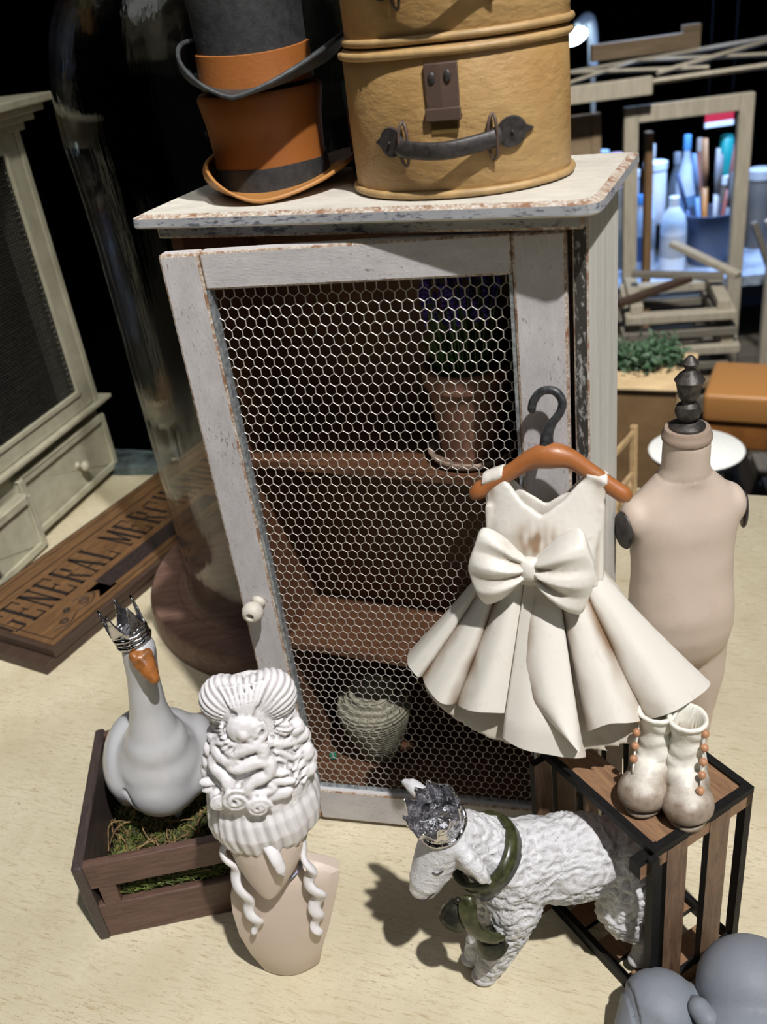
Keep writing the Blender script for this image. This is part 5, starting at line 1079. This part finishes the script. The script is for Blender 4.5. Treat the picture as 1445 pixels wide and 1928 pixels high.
# pale picture-frame shaped stands in front of the bench
def stand(name, x0_, x1_, y, z0_, z1_, w_, label, top_=7.5, mat=pale_w, lean=0, cat='frame'):
    e = empty(name, ((x0_+x1_)/2, y, z0_), 0, label, cat); h = (x1_-x0_)/2; H_ = z1_-z0_
    e.rotation_euler = (R(lean), 0, R(-6))
    MB().span((-h, 0, 0), (-h+w_, 2, H_)).build('stile', mat, e, bevel=.2); MB().span((h-w_, 0, 0), (h, 2, H_)).build('stile', mat, e, bevel=.2)
    MB().span((-h+w_, .1, H_-top_), (h-w_, 1.9, H_)).build('top_piece', mat, e, bevel=.2); MB().span((-h+w_, .1, 0), (h-w_, 1.9, 3)).build('foot_piece', mat, e, bevel=.2)
    return e
stand('standing_frame', 60.0, 86.0, 200, -75, 6.5, 2.9, 'tall pale wooden frame standing in front of the bottles', 3.2)
stand('standing_frame', 88.6, 110, 191, -75, 7.5, 2.4, 'narrow pale wooden frame standing right at the picture edge', 4.0)
stand('standing_frame', 40.0, 56.3, 206, -75, 5.6, 2.0, 'dim wooden frame partly hidden by the upper corner of the cabinet', 9, tan_w)
o = MB().span((0, 0, 0), (1.6, 2.2, 50)).build('upright_batten', wood('dark_tan_batten', (0.16, 0.09, 0.04), (0.26, 0.16, 0.08), (1, 1, .1), 1.2), None, bevel=.2); o.location = Vector((66.9, 208, -52))*S; o.name = 'wooden_batten'
tag(o, 'thin tan wooden batten upright behind the tall pale frame', 'batten'); o.location.z = -75*S; o.scale = (1, 1, 1.5)
# trestle top: open lattice of strips lying across the frames' heads
tt = empty('strip_rack', (66, 204, -75), R(-4), 'open rack of pale strips and boards lying above the tall frames', 'rack')
for a, b2, r_ in (((-22, -6, 84.5), (40, -6, 85.2), .9), ((-22, 8, 86.5), (40, 8, 89), .8), ((-20, 8, 87.2), (10, -6, 86), .7), ((0, -6, 86.2), (30, 8, 88.5), .8), ((-20, -6, 86), (0, 8, 87.6), .6), ((0, 8, 87.4), (34, -6, 86), .7)):
    MB().tube([Vector(a)+Vector((0, 0, 1.4)), Vector(b2)+Vector((0, 0, 1.4))], r_*.8, 4, flat=.8).build('strip', pale_w, tt)
MB().span((-21, -7.4, 84.0), (-1.2, -5.6, 87.3)).build('front_board', pale_w, tt, bevel=.15)
MB().span((-10.0, 9, 89.6), (12.6, 11, 92.8)).build('back_board', tan_w, tt, bevel=.15); MB().span((9.0, 9, 92.8), (12.6, 11, 94.2)).build('back_board_step', tan_w, tt)
for x in (-21, 38): 
    for y in (-6, 8): MB().span((x, y-.9, 0), (x+1.8, y+.9, 86)).build('leg', grey_w, tt)
# stack of spare frames below
rn = random.Random(9)
for i, (dz_, x0_, x1_, dy, rz) in enumerate(((0, 53, 76, 0, -9), (4.3, 53, 76.5, -2, -11), (8.6, 54, 75, 2, -10), (12.9, 53, 77, -1, -12), (17.2, 54, 76, 0, -10), (21.5, 55, 76, -2, -13))):
    e = empty('spare_frame', ((x0_+x1_)/2, 184+dy*.3, -75+27.2+dz_*.83), R(rz), ['bottom', 'second from bottom', 'third from bottom', 'fourth from bottom', 'fifth from bottom', 'topmost'][i]+' flat wooden frame in the pile in front of the blue lit workbench', 'frame', 'pile of flat frames')
    h = (x1_-x0_)/2; mt = [grey_w, tan_w, grey_w, pale_w, grey_w, pale_w][i]
    for a, b2 in (((-h, -11, 0), (h, -8, 1.7)), ((-h, 8, 0), (h, 11, 1.7)), ((-h, -8, 0), (-h+3, 8, 1.7)), ((h-3, -8, 0), (h, 8, 1.7)), ((-h+1, -9.5, 1.7), (-h+3.5, 9.5, 3.5)), ((h-3.5, -9.5, 1.7), (h-1, 9.5, 3.5))): MB().span(a, b2).build('frame_side', mt, e, bevel=.2)
cr_ = empty('stack_table', (65, 184, -75), R(-10), 'low dark stand carrying the pile of flat frames', 'stand')
MB().span((-13, -11, 25.2), (13, 11, 27.1)).build('stand_top', grey_w, cr_)
for x in (-12, 10):
    for y in (-10, 8): MB().span((x, y, 0), (x+2, y+2, 25.2)).build('leg', grey_w, cr_)
for i, (x, y, a, lab) in enumerate(((60, 180, 20, 'dark batten lying askew on top of the frame pile'), (66, 184, -22, 'grey batten crossing the frame pile'), (73, 188, -62, 'pale batten sloping off the frame pile to the right'))):
    o = MB().span((-9, -1, 0), (9, 1, 1.2)).build('loose_batten', [sg_side, grey_w, pale_w][i], None, bevel=.15); o.location = Vector((x, y, -25.9+1.3*i))*S; o.rotation_euler = (0, R([-4, 3, 12][i]), R(a)); tag(o, lab, 'batten', 'loose battens on the pile')
# leaning strips at the right edge
for i in range(5):
    o = MB().span((0, 0, 0), (1.3, 1.3, 58)).build('leaning_strip', [grey_w, pale_w][i % 2], None, bevel=.15); o.location = Vector((111+i*3.2, 203+i*.4, -75))*S; o.rotation_euler = (0, R(-22), 0)
    tag(o, ['leftmost of the thin strips leaning at the right edge, grey', 'second from left of the leaning thin strips, pale', 'middle one of the five leaning thin strips, grey', 'second from right of the leaning thin strips, pale', 'rightmost of the leaning thin strips, grey'][i], 'strip', 'bundle of leaning strips')
